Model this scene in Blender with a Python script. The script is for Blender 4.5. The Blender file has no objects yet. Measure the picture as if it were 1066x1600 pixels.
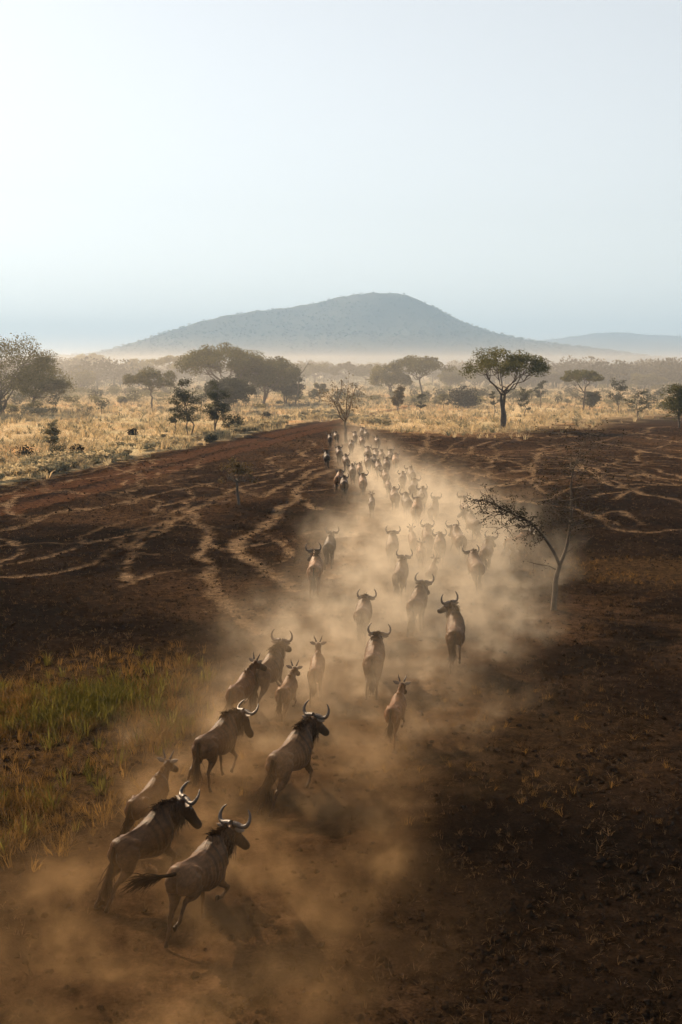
import bpy, math, random
import numpy as np
from mathutils import Vector, Matrix, Euler

# ------------------------------------------------------------------ camera, sky, sun, exposure
SC = bpy.context.scene
COL = SC.collection
F_PX, CAM_H, HORIZON = 1800.0, 7.5, 568.0
PITCH = math.atan((800.0 - HORIZON) / F_PX)
cam_data = bpy.data.cameras.new("camera")
cam = bpy.data.objects.new("camera", cam_data)
COL.objects.link(cam)
cam.location = (0, 0, CAM_H)
cam.rotation_euler = (math.pi / 2 - PITCH, 0, 0)
cam_data.sensor_fit = 'VERTICAL'
cam_data.sensor_height = 36.0
cam_data.lens = 36.0 * F_PX / 1600.0
cam_data.clip_start = 0.1
cam_data.clip_end = 40000.0
SC.camera = cam

SUN_AZ, SUN_EL = math.radians(-40.0), math.radians(30.0)      # azimuth from +Y towards +X
SUN_DIR = Vector((math.sin(SUN_AZ) * math.cos(SUN_EL), math.cos(SUN_AZ) * math.cos(SUN_EL), math.sin(SUN_EL)))
world = bpy.data.worlds.new("World")
SC.world = world
world.use_nodes = True
wn = world.node_tree
sky = wn.nodes.new('ShaderNodeTexSky')
sky.sky_type = 'NISHITA'
sky.sun_disc = False
sky.sun_elevation = SUN_EL
sky.sun_rotation = SUN_AZ
sky.altitude = 1200.0
sky.air_density = 1.3
sky.dust_density = 1.2
sky.ozone_density = 0.0
bg = wn.nodes['Background']
bg.inputs['Strength'].default_value = 0.095
sky_sat = wn.nodes.new('ShaderNodeHueSaturation')      # a milky, dusty sky
sky_sat.inputs['Saturation'].default_value = 0.28
sky_gam = wn.nodes.new('ShaderNodeGamma')
sky_gam.inputs['Gamma'].default_value = 0.8
wn.links.new(sky.outputs[0], sky_sat.inputs['Color'])
wn.links.new(sky_sat.outputs[0], sky_gam.inputs[0])
wn.links.new(sky_gam.outputs[0], bg.inputs[0])
sun_data = bpy.data.lights.new("sun", 'SUN')
sun_data.energy = 5.0
sun_data.angle = math.radians(0.6)
sun_data.color = (1.0, 0.73, 0.46)
sun = bpy.data.objects.new("sun", sun_data)
COL.objects.link(sun)
sun.rotation_euler = SUN_DIR.to_track_quat('Z', 'Y').to_euler()
sun.location = SUN_DIR * 300

vs = SC.view_settings
vs.view_transform = 'Standard'
vs.look = 'None'
vs.exposure = 1.12
vs.gamma = 1.0
vs.use_curve_mapping = False
SC.render.engine = 'CYCLES'
SC.cycles.use_denoising = True
try:
    SC.cycles.denoiser = 'OPENIMAGEDENOISE'
except Exception:
    pass
SC.cycles.max_bounces = 6
SC.cycles.diffuse_bounces = 2
SC.cycles.transmission_bounces = 2
SC.cycles.volume_bounces = 0
SC.cycles.use_adaptive_sampling = True
SC.cycles.adaptive_threshold = 0.03
SC.cycles.transparent_max_bounces = 8
SC.cycles.volume_max_steps = 256
SC.cycles.sample_clamp_indirect = 4.0

# ------------------------------------------------------------------ helpers
rng = np.random.default_rng(7)


def at(px, py, z=0.0):
    """point of the plain (height z) that the photograph shows at pixel px, py"""
    u, v = (px - 533.0) / F_PX, -(py - 800.0) / F_PX
    d = Vector((u, math.cos(PITCH) + v * math.sin(PITCH), -math.sin(PITCH) + v * math.cos(PITCH)))
    t = (z - CAM_H) / d.z
    return Vector((d.x * t, d.y * t, z))


def hash2(ix, iy, seed):
    h = (ix.astype(np.int64) * 374761393 + iy.astype(np.int64) * 668265263 + seed * 1442695041) & 0xffffffff
    h = ((h ^ (h >> 13)) * 1274126177) & 0xffffffff
    return ((h ^ (h >> 16)) & 0xffff) / 65535.0


def vnoise(x, y, seed=0):
    ix, iy = np.floor(x), np.floor(y)
    fx, fy = x - ix, y - iy
    fx, fy = fx * fx * (3 - 2 * fx), fy * fy * (3 - 2 * fy)
    a, b = hash2(ix, iy, seed), hash2(ix + 1, iy, seed)
    c, d = hash2(ix, iy + 1, seed), hash2(ix + 1, iy + 1, seed)
    return (a + (b - a) * fx) * (1 - fy) + (c + (d - c) * fx) * fy


def fbm(x, y, seed=0, oct=4):
    s, a, t = 0.0, 0.5, 0.0
    for k in range(oct):
        s = s + a * vnoise(x * 2 ** k + 17.3 * k, y * 2 ** k - 9.1 * k, seed + k)
        t += a
        a *= 0.5
    return s / t


def sstep(a, b, x):
    t = np.clip((x - a) / (b - a), 0, 1)
    return t * t * (3 - 2 * t)


def ground_z(x, y):
    x, y = np.asarray(x, float), np.asarray(y, float)
    near = 1 - sstep(140, 260, np.hypot(x, y))
    z = 0.20 * (fbm(x / 9, y / 9, 11, 3) - 0.5) + 0.10 * (fbm(x / 1.6, y / 1.6, 21, 3) - 0.5)
    return z * near


def gz(x, y):
    return float(ground_z(np.array([x]), np.array([y]))[0])


def mesh_np(name, verts, faces, smooth=False):
    """verts (n,3); faces (m,k) array or list of such arrays"""
    me = bpy.data.meshes.new(name)
    verts = np.asarray(verts, np.float32)
    fl = [np.asarray(f, np.int32) for f in (faces if isinstance(faces, list) else [faces]) if len(f)]
    me.vertices.add(len(verts))
    me.vertices.foreach_set('co', verts.ravel())
    loops = np.concatenate([f.ravel() for f in fl])
    tot = np.concatenate([np.full(len(f), f.shape[1], np.int32) for f in fl])
    start = np.concatenate([[0], np.cumsum(tot)[:-1]]).astype(np.int32)
    me.loops.add(len(loops))
    me.loops.foreach_set('vertex_index', loops)
    me.polygons.add(len(tot))
    me.polygons.foreach_set('loop_start', start)
    me.polygons.foreach_set('loop_total', tot)
    me.polygons.foreach_set('use_smooth', np.full(len(tot), smooth, bool))
    me.update(calc_edges=True)
    me.validate()
    return me


def obj(name, me, mat=None, parent=None):
    o = bpy.data.objects.new(name, me)
    COL.objects.link(o)
    if mat is not None and me is not None and len(me.materials) == 0:
        me.materials.append(mat)
    if parent is not None:
        o.parent = parent
    return o


def tag(o, label=None, cat=None, group=None, kind=None):
    if label: o['label'] = label
    if cat: o['category'] = cat
    if group: o['group'] = group
    if kind: o['kind'] = kind
    return o


def empty(name, loc, rz=0.0, s=1.0):
    o = bpy.data.objects.new(name, None)
    COL.objects.link(o)
    o.empty_display_size = 0.3
    o.location = loc
    o.rotation_euler = (0, 0, rz)
    o.scale = (s, s, s)
    return o


class MB:
    """collects tubes and leaf faces for one mesh"""
    def __init__(self):
        self.v, self.q, self.t, self.n = [], [], [], 0

    def add(self, v, q=None, t=None):
        v = np.asarray(v, float)
        self.v.append(v)
        if q is not None and len(q): self.q.append(np.asarray(q, int) + self.n)
        if t is not None and len(t): self.t.append(np.asarray(t, int) + self.n)
        self.n += len(v)

    def tube(self, pts, radii, n=6):
        pts = np.asarray(pts, float)
        radii = np.asarray(radii, float)
        k = len(pts)
        tan = np.gradient(pts, axis=0)
        tan /= np.linalg.norm(tan, axis=1, keepdims=True) + 1e-9
        ref = np.array([0.31, 0.95, 0.05]) if abs(tan[0][2]) > 0.8 else np.array([0, 0, 1.0])
        s = np.cross(tan, ref)
        s /= np.linalg.norm(s, axis=1, keepdims=True) + 1e-9
        u = np.cross(s, tan)
        a = np.arange(n) * 2 * math.pi / n
        ring = (pts[:, None, :] + radii[:, None, None] * (np.cos(a)[None, :, None] * s[:, None, :] + np.sin(a)[None, :, None] * u[:, None, :]))
        v = ring.reshape(-1, 3)
        i = np.arange(k - 1)[:, None] * n
        j = np.arange(n)[None, :]
        j2 = (j + 1) % n
        q = np.stack([i + j, i + j2, i + n + j2, i + n + j], -1).reshape(-1, 4)
        self.add(v, q)
        self.add(np.concatenate([ring[-1], pts[-1:] + tan[-1:] * radii[-1]]), None, [(b, (b + 1) % n, n) for b in range(n)])
        self.add(np.concatenate([ring[0], pts[:1]]), None, [((b + 1) % n, b, n) for b in range(n)])

    def leaves(self, cen, size, r, up=0.3, aspect=0.55):
        """one small bent-free diamond per centre, random attitude"""
        cen = np.asarray(cen, float)
        m = len(cen)
        if m == 0: return
        d = r.normal(size=(m, 3)); d[:, 2] *= 0.6
        d /= np.linalg.norm(d, axis=1, keepdims=True)
        nn = r.normal(size=(m, 3)); nn[:, 2] += up * 3
        w = np.cross(d, nn)
        w /= np.linalg.norm(w, axis=1, keepdims=True) + 1e-9
        L = (size * r.uniform(0.6, 1.3, m))[:, None]
        v = np.stack([cen - d * L * 0.5, cen + w * L * aspect * 0.5, cen + d * L * 0.5, cen - w * L * aspect * 0.5], 1).reshape(-1, 3)
        q = np.arange(m * 4).reshape(-1, 4)
        self.add(v, q)

    def mesh(self, name, smooth=False):
        fs = []
        if self.q: fs.append(np.concatenate(self.q))
        if self.t: fs.append(np.concatenate(self.t))
        return mesh_np(name, np.concatenate(self.v), fs, smooth)


# ------------------------------------------------------------------ materials
def new_mat(name):
    m = bpy.data.materials.new(name)
    m.use_nodes = True
    nt = m.node_tree
    return m, nt, nt.nodes['Principled BSDF'], nt.nodes['Material Output']


def nd(nt, typ, **kw):
    n = nt.nodes.new(typ)
    for k, v in kw.items():
        if k.startswith('i_'):
            n.inputs[int(k[2:]) if k[2:].isdigit() else k[2:]].default_value = v
        else:
            setattr(n, k, v)
    return n


def mixc(nt, a, b, f, mode='MIX'):
    m = nt.nodes.new('ShaderNodeMix')
    m.data_type = 'RGBA'
    m.blend_type = mode
    for sock, val in ((m.inputs[0], f), (m.inputs[6], a), (m.inputs[7], b)):
        if hasattr(val, 'is_output'):
            nt.links.new(val, sock)
        else:
            sock.default_value = val if not isinstance(val, tuple) else (*val[:3], 1.0)
    return m.outputs[2]


def noise(nt, vec, scale, detail=4, rough=0.55):
    n = nd(nt, 'ShaderNodeTexNoise')
    n.inputs['Scale'].default_value = scale
    n.inputs['Detail'].default_value = detail
    n.inputs['Roughness'].default_value = rough
    if vec is not None: nt.links.new(vec, n.inputs['Vector'])
    return n.outputs['Fac']


def ramp(nt, fac, stops):
    r = nd(nt, 'ShaderNodeValToRGB')
    els = r.color_ramp.elements
    while len(els) < len(stops): els.new(0.5)
    for e, (p, c) in zip(els, stops):
        e.position = p
        e.color = (*c, 1.0) if isinstance(c, tuple) else (c, c, c, 1.0)
    nt.links.new(fac, r.inputs[0])
    return r.outputs[0]


def leaf_mat(name, c1, c2, transl=0.35, scale=0.6, rough=0.6, dk=0.6):
    """foliage: two greens mixed by noise and by individual, light passing through"""
    m, nt, bs, out = new_mat(name)
    geo = nd(nt, 'ShaderNodeNewGeometry')
    oi = nd(nt, 'ShaderNodeObjectInfo')
    f = noise(nt, geo.outputs['Position'], scale, 3)
    f = ramp(nt, f, [(0.3, 0.0), (0.7, 1.0)])
    c = mixc(nt, c1, c2, f)
    c = mixc(nt, c, (c1[0] * dk, c1[1] * dk, c1[2] * dk), geo.outputs['Random Per Island'])
    hsv = nd(nt, 'ShaderNodeHueSaturation')
    nt.links.new(c, hsv.inputs['Color'])
    mm = nd(nt, 'ShaderNodeMapRange')
    mm.inputs[3].default_value, mm.inputs[4].default_value = 0.75, 1.25
    nt.links.new(oi.outputs['Random'], mm.inputs[0])
    nt.links.new(mm.outputs[0], hsv.inputs['Value'])
    nt.links.new(hsv.outputs[0], bs.inputs['Base Color'])
    bs.inputs['Roughness'].default_value = rough
    bs.inputs['Specular IOR Level'].default_value = 0.0
    tr = nd(nt, 'ShaderNodeBsdfTranslucent')
    nt.links.new(hsv.outputs[0], tr.inputs['Color'])
    mx = nd(nt, 'ShaderNodeMixShader')
    mx.inputs[0].default_value = transl
    nt.links.new(bs.outputs[0], mx.inputs[1])
    nt.links.new(tr.outputs[0], mx.inputs[2])
    nt.links.new(mx.outputs[0], out.inputs['Surface'])
    return m


def plain_mat(name, c1, c2, scale=6.0, rough=0.8, bump=0.3, spec=0.3):
    m, nt, bs, out = new_mat(name)
    tc = nd(nt, 'ShaderNodeTexCoord')
    f = noise(nt, tc.outputs['Object'], scale, 5, 0.6)
    c = mixc(nt, c1, c2, ramp(nt, f, [(0.3, 0.0), (0.7, 1.0)]))
    nt.links.new(c, bs.inputs['Base Color'])
    bs.inputs['Roughness'].default_value = rough
    bs.inputs['Specular IOR Level'].default_value = spec
    if bump:
        b = nd(nt, 'ShaderNodeBump')
        b.inputs['Strength'].default_value = bump
        b.inputs['Distance'].default_value = 0.02
        nt.links.new(noise(nt, tc.outputs['Object'], scale * 4, 4), b.inputs['Height'])
        nt.links.new(b.outputs[0], bs.inputs['Normal'])
    return m


M = {}
M['bark'] = plain_mat('bark', (0.05, 0.036, 0.026), (0.11, 0.085, 0.062), 5)
M['pale_bark'] = plain_mat('pale_bark', (0.16, 0.11, 0.065), (0.24, 0.17, 0.10), 5)
M['sap_bark'] = plain_mat('sap_bark', (0.035, 0.024, 0.016), (0.095, 0.066, 0.042), 7)
M['acacia'] = leaf_mat('acacia_leaf', (0.095, 0.092, 0.032), (0.16, 0.14, 0.052), 0.45, dk=0.7)
M['olive'] = leaf_mat('olive_leaf', (0.14, 0.13, 0.055), (0.22, 0.19, 0.085), 0.45, dk=0.7)
M['dry_leaf'] = leaf_mat('dry_leaf', (0.15, 0.105, 0.05), (0.20, 0.15, 0.07))
M['dark_leaf'] = leaf_mat('dark_leaf', (0.035, 0.030, 0.018), (0.06, 0.048, 0.028), 0.2)
M['thorn'] = leaf_mat('thorn_leaf', (0.07, 0.07, 0.04), (0.12, 0.11, 0.065), 0.3)
M['pale_shrub'] = leaf_mat('pale_shrub', (0.25, 0.23, 0.14), (0.34, 0.30, 0.19), 0.4)
M['straw'] = leaf_mat('straw_grass', (0.46, 0.35, 0.20), (0.38, 0.27, 0.14), 0.6, 0.25, dk=0.9)
M['pale_grass'] = leaf_mat('pale_grass', (0.47, 0.38, 0.23), (0.40, 0.33, 0.20), 0.6, 0.08, dk=0.9)
M['gold_grass'] = leaf_mat('gold_grass', (0.22, 0.125, 0.037), (0.075, 0.042, 0.013), 0.55, 0.5)
M['green_grass'] = leaf_mat('green_grass', (0.11, 0.098, 0.020), (0.22, 0.175, 0.04), 0.5, 0.5)
M['burnt_grass'] = leaf_mat('burnt_grass', (0.035, 0.021, 0.011), (0.010, 0.0065, 0.0038), 0.25, 0.3)
M['singed_straw'] = leaf_mat('singed_straw', (0.14, 0.088, 0.044), (0.06, 0.036, 0.018), 0.45, 0.4)
M['clod'] = plain_mat('clod', (0.008, 0.005, 0.003), (0.026, 0.016, 0.009), 2.0, 0.9, 0, 0.0)
M['sage'] = leaf_mat('sage_leaf', (0.24, 0.22, 0.14), (0.36, 0.31, 0.20), 0.45, 0.3)
M['wood_far'] = leaf_mat('far_tree_leaf', (0.065, 0.062, 0.042), (0.085, 0.08, 0.055), 0.25, 0.02)

# ------------------------------------------------------------------ the ground
def axis(lo, hi, step, far_lo, far_hi, g=1.13):
    a = list(np.arange(lo, hi + 1e-6, step))
    d = step
    x = hi
    while x < far_hi:
        d *= g
        x += d
        a.append(x)
    d, x, b = step, lo, []
    while x > far_lo:
        d *= g
        x -= d
        b.append(x)
    return np.array(b[::-1] + a)


def poly_dist(x, y, pts):
    """distance to a polyline"""
    best = np.full(x.shape, 1e9)
    for (ax, ay), (bx, by) in zip(pts[:-1], pts[1:]):
        dx, dy = bx - ax, by - ay
        L = dx * dx + dy * dy + 1e-9
        t = np.clip(((x - ax) * dx + (y - ay) * dy) / L, 0, 1)
        best = np.minimum(best, np.hypot(x - ax - t * dx, y - ay - t * dy))
    return best


def catmull(pts, k=6):
    p = np.asarray(pts, float)
    p = np.concatenate([2 * p[:1] - p[1:2], p, 2 * p[-1:] - p[-2:-1]])
    out = []
    for i in range(1, len(p) - 2):
        for t in np.arange(k) / k:
            a, b, c, d = p[i - 1], p[i], p[i + 1], p[i + 2]
            out.append(0.5 * (2 * b + (c - a) * t + (2 * a - 5 * b + 4 * c - d) * t * t + (3 * b - a - 3 * c + d) * t ** 3))
    out.append(p[-2])
    return np.array(out)


def gpath(px):
    return catmull([tuple(at(a, b))[:2] for a, b in px], 5)


TRAILS = [gpath(t) for t in (
    [(526, 704), (508, 709), (490, 716), (466, 731), (440, 744), (412, 752), (370, 762), (338, 776), (300, 796), (258, 826), (214, 848), (196, 872), (205, 905)],
    [(303, 798), (311, 820), (326, 842), (318, 868), (322, 892), (332, 922), (352, 946), (372, 966), (402, 986)],
    [(534, 726), (500, 741), (472, 754), (464, 774), (448, 790), (438, 802), (408, 824), (382, 838), (378, 858), (402, 882), (432, 902), (456, 922)],
    [(464, 774), (498, 794), (540, 800), (570, 806)],
    [(370, 762), (405, 775), (430, 764), (470, 745), (500, 728)],
    [(664, 676), (667, 692), (655, 708), (640, 716), (660, 734), (692, 745), (728, 759), (752, 780), (770, 800)],
    [(792, 674), (745, 678), (715, 690), (700, 702), (690, 716), (660, 734)],
    [(770, 690), (748, 696), (733, 706), (762, 713), (800, 722), (834, 734), (806, 752), (770, 760), (728, 762)],
    [(834, 734), (830, 724), (842, 712), (846, 700)],
    [(728, 762), (790, 775), (850, 790), (905, 800), (960, 822)],
    [(905, 722), (930, 741), (950, 755), (1000, 770), (1066, 786), (1110, 795)],
    [(928, 690), (990, 702), (1066, 716), (1120, 726)],
    [(1010, 672), (960, 684), (928, 690), (880, 694), (846, 700)],
    [(900, 724), (950, 738), (1010, 742), (1066, 750)],
    [(570, 806), (548, 850), (520, 900)],
    [(120, 850), (180, 840), (260, 826)], [(330, 755), (250, 770), (170, 790), (90, 800), (0, 830)],
)]
_r = np.random.default_rng(44)
FAINT = []                       # the web of smaller game paths
for _k in range(90):
    if _k % 3 == 0:
        _p, _a = np.array([_r.uniform(-24, -3), _r.uniform(34, 85)]), _r.uniform(-0.2, 1.0)
    else:
        _p, _a = np.array([_r.uniform(3, 34), _r.uniform(50, 138)]), _r.uniform(-0.5, 0.9) * _r.choice((-1, 1))
    _pts, _w = [], _r.uniform(0.9, 2.0)
    for _j in range(_r.integers(10, 20)):
        _pts.append(tuple(_p))
        _a += _r.normal(0, 0.62)
        _p = _p + np.array([math.sin(_a), math.cos(_a) * 1.6]) * _w
    FAINT.append(catmull(_pts, 3))
TRACK = gpath([(-160, 806), (-60, 788), (0, 778), (100, 757), (200, 733), (300, 709), (380, 690), (450, 674), (520, 660), (575, 648), (640, 636)])
TRACK2 = gpath([(-160, 832), (-60, 812), (0, 800), (100, 777), (200, 750), (300, 724), (380, 702), (450, 684), (520, 667)])
EDGE = gpath([(-500, 830), (-160, 782), (0, 756), (100, 737), (200, 715), (300, 695), (380, 678), (450, 664), (510, 655), (560, 662), (620, 668), (700, 664), (780, 662), (860, 655), (960, 645), (1066, 640), (1250, 634), (1500, 630)])
EDGE_S = EDGE[np.argsort(EDGE[:, 0])]
HERD = np.array([[-5.0, 5], [-3.9, 9], [-2.7, 13.5], [-1.7, 18], [0.2, 26], [2.1, 35], [3.0, 43], [3.5, 55], [2.6, 72], [1.7, 93], [1.4, 115], [1.0, 140]])


def ground_masks(x, y):
    n1 = fbm(x / 3.0, y / 3.0, 3, 4)
    n2 = fbm(x / 11.0, y / 11.0, 5, 4)
    n3 = fbm(x / 0.7, y / 0.7, 8, 3)
    edge_y = np.interp(x, EDGE_S[:, 0], EDGE_S[:, 1])
    grass = sstep(-6 - 22 * sstep(0, 16, x), 7, (y - edge_y) + (n1 - 0.5) * 10 * sstep(-10, 14, x) + (n2 - 0.5) * 16 * sstep(-6, 20, x) + (n3 - 0.5) * 9 + (n1 - 0.5) * 9 + 1.5)
    d1, d2 = poly_dist(x, y, TRACK), poly_dist(x, y, TRACK2)
    wt = 0.75 + 0.25 * sstep(26, 76, y)
    track = np.maximum(1 - sstep(wt * 0.7, wt * 1.6, d1 + (n3 - 0.5) * 0.7), (1 - sstep(wt * 0.6, wt * 1.4, d2 + (n3 - 0.5) * 0.8)))
    trail = np.zeros_like(x)
    for k, t in enumerate(TRAILS):
        w = 0.11 + 0.045 * ((k * 7) % 3)
        trail = np.maximum(trail, (1 - sstep(w * 0.5, w * 2.1, poly_dist(x + (n1 - 0.5) * 1.1, y + (n2 - 0.5) * 1.6, t) + (n3 - 0.5) * 0.6)) * (0.5 + 0.5 * sstep(0.35, 0.62, n1 * 0.6 + n3 * 0.4)))
    for k, t in enumerate(FAINT):
        lo, hi = t.min(0) - 1.5, t.max(0) + 1.5
        sel = (x > lo[0]) & (x < hi[0]) & (y > lo[1]) & (y < hi[1])
        if sel.any():
            w = 0.045 + 0.02 * (k % 3) + 0.0006 * y[sel]
            f = (1 - sstep(w * 0.5, w * 2.2, poly_dist(x[sel] + (n1[sel] - 0.5) * 0.5, y[sel] + (n2[sel] - 0.5), t) + (n3[sel] - 0.5) * 0.3)) * (0.3 + 0.6 * sstep(0.35, 0.65, n1[sel]))
            trail[sel] = np.maximum(trail[sel], f)
    hx = np.interp(y, HERD[:, 1], HERD[:, 0])
    hw = np.interp(y, [0, 18, 35, 50, 72, 115, 144], [2.6, 2.8, 4.4, 4.2, 3.4, 3.2, 2.0])
    herd = (1 - sstep(0.35, 1.25, np.abs(x - hx) / hw + (n1 - 0.5) * 0.9 + (n3 - 0.5) * 0.35)) * (1 - sstep(118, 144, y))
    # strip of unburnt tall grass near the herd, and a straw island by the sapling
    g1 = at(150, 1150)
    gl = 1 - sstep(0.55, 1.05, np.hypot((x - g1.x + 0.4) / 3.9, (y - g1.y - 0.3) / 7.0) + (n1 - 0.5) * 0.8 + (n3 - 0.5) * 0.25)
    g2 = at(1000, 890)
    gr = 1 - sstep(0.4, 1.1, np.hypot((x - g2.x) / 4.6, (y - g2.y) / 4.6) + (n1 - 0.5) * 0.9)
    g3 = at(770, 1150)
    gs = (1 - sstep(0.2, 1.1, np.hypot((x - g3.x) / 4.2, (y - g3.y) / 5.2) + (n1 - 0.5) * 1.0)) * 0.7
    return dict(n1=n1, n2=n2, n3=n3, grass=grass, track=track, trail=trail, herd=herd, gl=gl, gr=gr, gs=gs)


def ground_colour(x, y, m):
    c = np.empty(x.shape + (3,))
    def lay(col, f):
        nonlocal c
        c = c * (1 - f[..., None]) + np.array(col) * f[..., None]
    c[:] = (0.0088, 0.0054, 0.0032)
    lay((0.017, 0.0102, 0.0058), sstep(0.35, 0.7, m['n1']))
    lay((0.052, 0.030, 0.0155), sstep(0.46, 0.66, m['n2']) * 0.75)
    lay((0.006, 0.0042, 0.003), sstep(0.5, 0.68, fbm(x / 4.5, y / 3.2, 31, 4)) * 0.85)
    lay((0.045, 0.027, 0.012), np.clip(m['gl'] * 0.8 + m['gr'] * 0.7 + m['gs'] * 0.45, 0, 1))
    c1, c2 = at(930, 1470), at(60, 1540)  # vignette darkening painted into the burnt soil towards the lower corners
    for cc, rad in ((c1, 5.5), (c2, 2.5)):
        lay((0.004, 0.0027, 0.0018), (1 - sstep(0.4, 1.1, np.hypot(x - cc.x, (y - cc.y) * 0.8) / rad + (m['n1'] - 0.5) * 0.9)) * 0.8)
    far_tint = sstep(45, 100, y)
    lay((0.060, 0.034, 0.018), far_tint * 0.35)
    straw = np.empty_like(c)
    straw[:] = (0.44, 0.33, 0.19)
    o = sstep(0.5, 0.68, fbm(x / 14, y / 9, 41, 3))[..., None]
    straw = straw * (1 - o) + np.array((0.42, 0.25, 0.12)) * o
    gg = sstep(0.48, 0.66, fbm(x / 9, y / 7, 47, 3))[..., None] * 0.8
    straw = straw * (1 - gg) + np.array((0.38, 0.32, 0.19)) * gg
    c = c * (1 - m['grass'][..., None]) + straw * m['grass'][..., None]
    lay((0.055, 0.027, 0.014), m['track'] * 0.92)
    lay((0.075, 0.040, 0.019), m['herd'] * (0.2 + 0.3 * sstep(14, 30, y)))
    lay((0.17, 0.115, 0.068), m['trail'] * (1 - 0.6 * m['grass']) * 0.85)
    plain = sstep(170, 500, y)
    pn = fbm(x / 120, y / 160, 53, 4)
    pl = np.array((0.30, 0.235, 0.15)) * (1 - sstep(0.45, 0.6, pn))[..., None] + np.array((0.15, 0.14, 0.085)) * sstep(0.45, 0.6, pn)[..., None]
    c = c * (1 - plain[..., None]) + pl * plain[..., None]
    return c


gx = axis(-34, 34, 0.2, -7000, 7000)
gy = axis(7.0, 136, 0.23, -60, 9000, 1.09)
GX, GY = np.meshgrid(gx, gy)
gm = ground_masks(GX, GY)
GZ = ground_z(GX, GY)
fine = 1 - sstep(80, 145, GY)
GZ = GZ + fine * (1 - 0.75 * np.maximum(gm['trail'], gm['track'])) * (0.08 * (gm['n3'] - 0.5) + 0.08 * (fbm(GX / 0.5, GY / 0.5, 77, 2) - 0.5)) - 0.05 * gm['trail'] - 0.09 * gm['track'] * fine
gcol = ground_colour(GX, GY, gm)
nx_, ny_ = len(gx), len(gy)
ii = (np.arange(ny_ - 1)[:, None] * nx_ + np.arange(nx_ - 1)[None, :])
faces = np.stack([ii, ii + 1, ii + nx_ + 1, ii + nx_], -1).reshape(-1, 4)
gme = mesh_np('ground', np.stack([GX, GY, GZ], -1).reshape(-1, 3), faces, True)
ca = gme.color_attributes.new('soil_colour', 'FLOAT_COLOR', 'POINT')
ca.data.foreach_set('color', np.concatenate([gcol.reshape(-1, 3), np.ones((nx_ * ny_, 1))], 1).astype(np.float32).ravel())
gmat, nt, bs, out = new_mat('ground')
va = nd(nt, 'ShaderNodeVertexColor', layer_name='soil_colour')
geo = nd(nt, 'ShaderNodeNewGeometry')
P = geo.outputs['Position']
f1 = ramp(nt, noise(nt, P, 3.5, 6, 0.65), [(0.28, 0.25), (0.72, 1.9)])
f2 = ramp(nt, noise(nt, P, 22.0, 4, 0.6), [(0.32, 0.35), (0.70, 1.7)])
c = mixc(nt, va.outputs[0], f1, 1.0, 'MULTIPLY')
c = mixc(nt, c, f2, 1.0, 'MULTIPLY')
ash = ramp(nt, noise(nt, P, 55.0, 2, 0.5), [(0.66, 0.0), (0.72, 1.0)])
ashm = nd(nt, 'ShaderNodeMath', operation='MULTIPLY', i_1=0.35)
nt.links.new(ash, ashm.inputs[0])
c = mixc(nt, c, (0.04, 0.026, 0.016), ashm.outputs[0])
nt.links.new(c, bs.inputs['Base Color'])
bs.inputs['Roughness'].default_value = 0.85
bs.inputs['Specular IOR Level'].default_value = 0.0
bp = nd(nt, 'ShaderNodeBump', i_Strength=0.8, i_Distance=0.045)
nt.links.new(noise(nt, P, 9.0, 7, 0.68), bp.inputs['Height'])
bp2 = nd(nt, 'ShaderNodeBump', i_Strength=0.7, i_Distance=0.02)
nt.links.new(noise(nt, P, 45.0, 4, 0.6), bp2.inputs['Height'])
nt.links.new(bp.outputs[0], bp2.inputs['Normal'])
nt.links.new(bp2.outputs[0], bs.inputs['Normal'])
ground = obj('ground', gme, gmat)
tag(ground, 'dark burnt plain crossed by pale game trails, straw grass beyond', 'ground', kind='structure')

# ------------------------------------------------------------------ hills
def hill(name, label, y0, prof_px, depth, seed, x_lo, x_hi, step, mat):
    px = np.array([p[0] for p in prof_px], float)
    hz = np.array([(HORIZON - p[1]) for p in prof_px], float) * y0 / F_PX / math.cos(PITCH) * 1.02 + CAM_H
    wx = (px - 533) / F_PX * y0 * math.cos(PITCH)
    xs = np.arange(x_lo, x_hi, step)
    ys = np.arange(y0 - depth * 1.15, y0 + depth * 1.15, step)
    X, Y = np.meshgrid(xs, ys)
    t = (Y - y0 + (fbm(X / 500, Y / 500, seed, 2) - 0.5) * depth * 0.5) / depth
    sect = np.clip(1 - np.abs(t), 0, 1) ** 1.25
    h = np.interp(X, wx, hz)
    k = 9
    ker = np.hanning(k + 2)[1:-1]; ker /= ker.sum()
    prof = np.interp(xs, wx, hz)
    prof = np.convolve(np.pad(prof, k // 2, mode='edge'), ker, 'valid')
    h = np.broadcast_to(prof[None, :], X.shape)
    gul = (fbm(X / 160, Y / 300, seed + 5, 4) - 0.5)
    Z = h * sect * (1 + 0.35 * gul * (1 - sect)) - 2.0
    nx, ny = len(xs), len(ys)
    i = (np.arange(ny - 1)[:, None] * nx + np.arange(nx - 1)[None, :])
    f = np.stack([i, i + 1, i + nx + 1, i + nx], -1).reshape(-1, 4)
    o = obj(name, mesh_np(name, np.stack([X, Y, Z], -1).reshape(-1, 3), f, True), mat)
    tag(o, label, 'hill', kind='structure')
    return X, Y, Z


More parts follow.
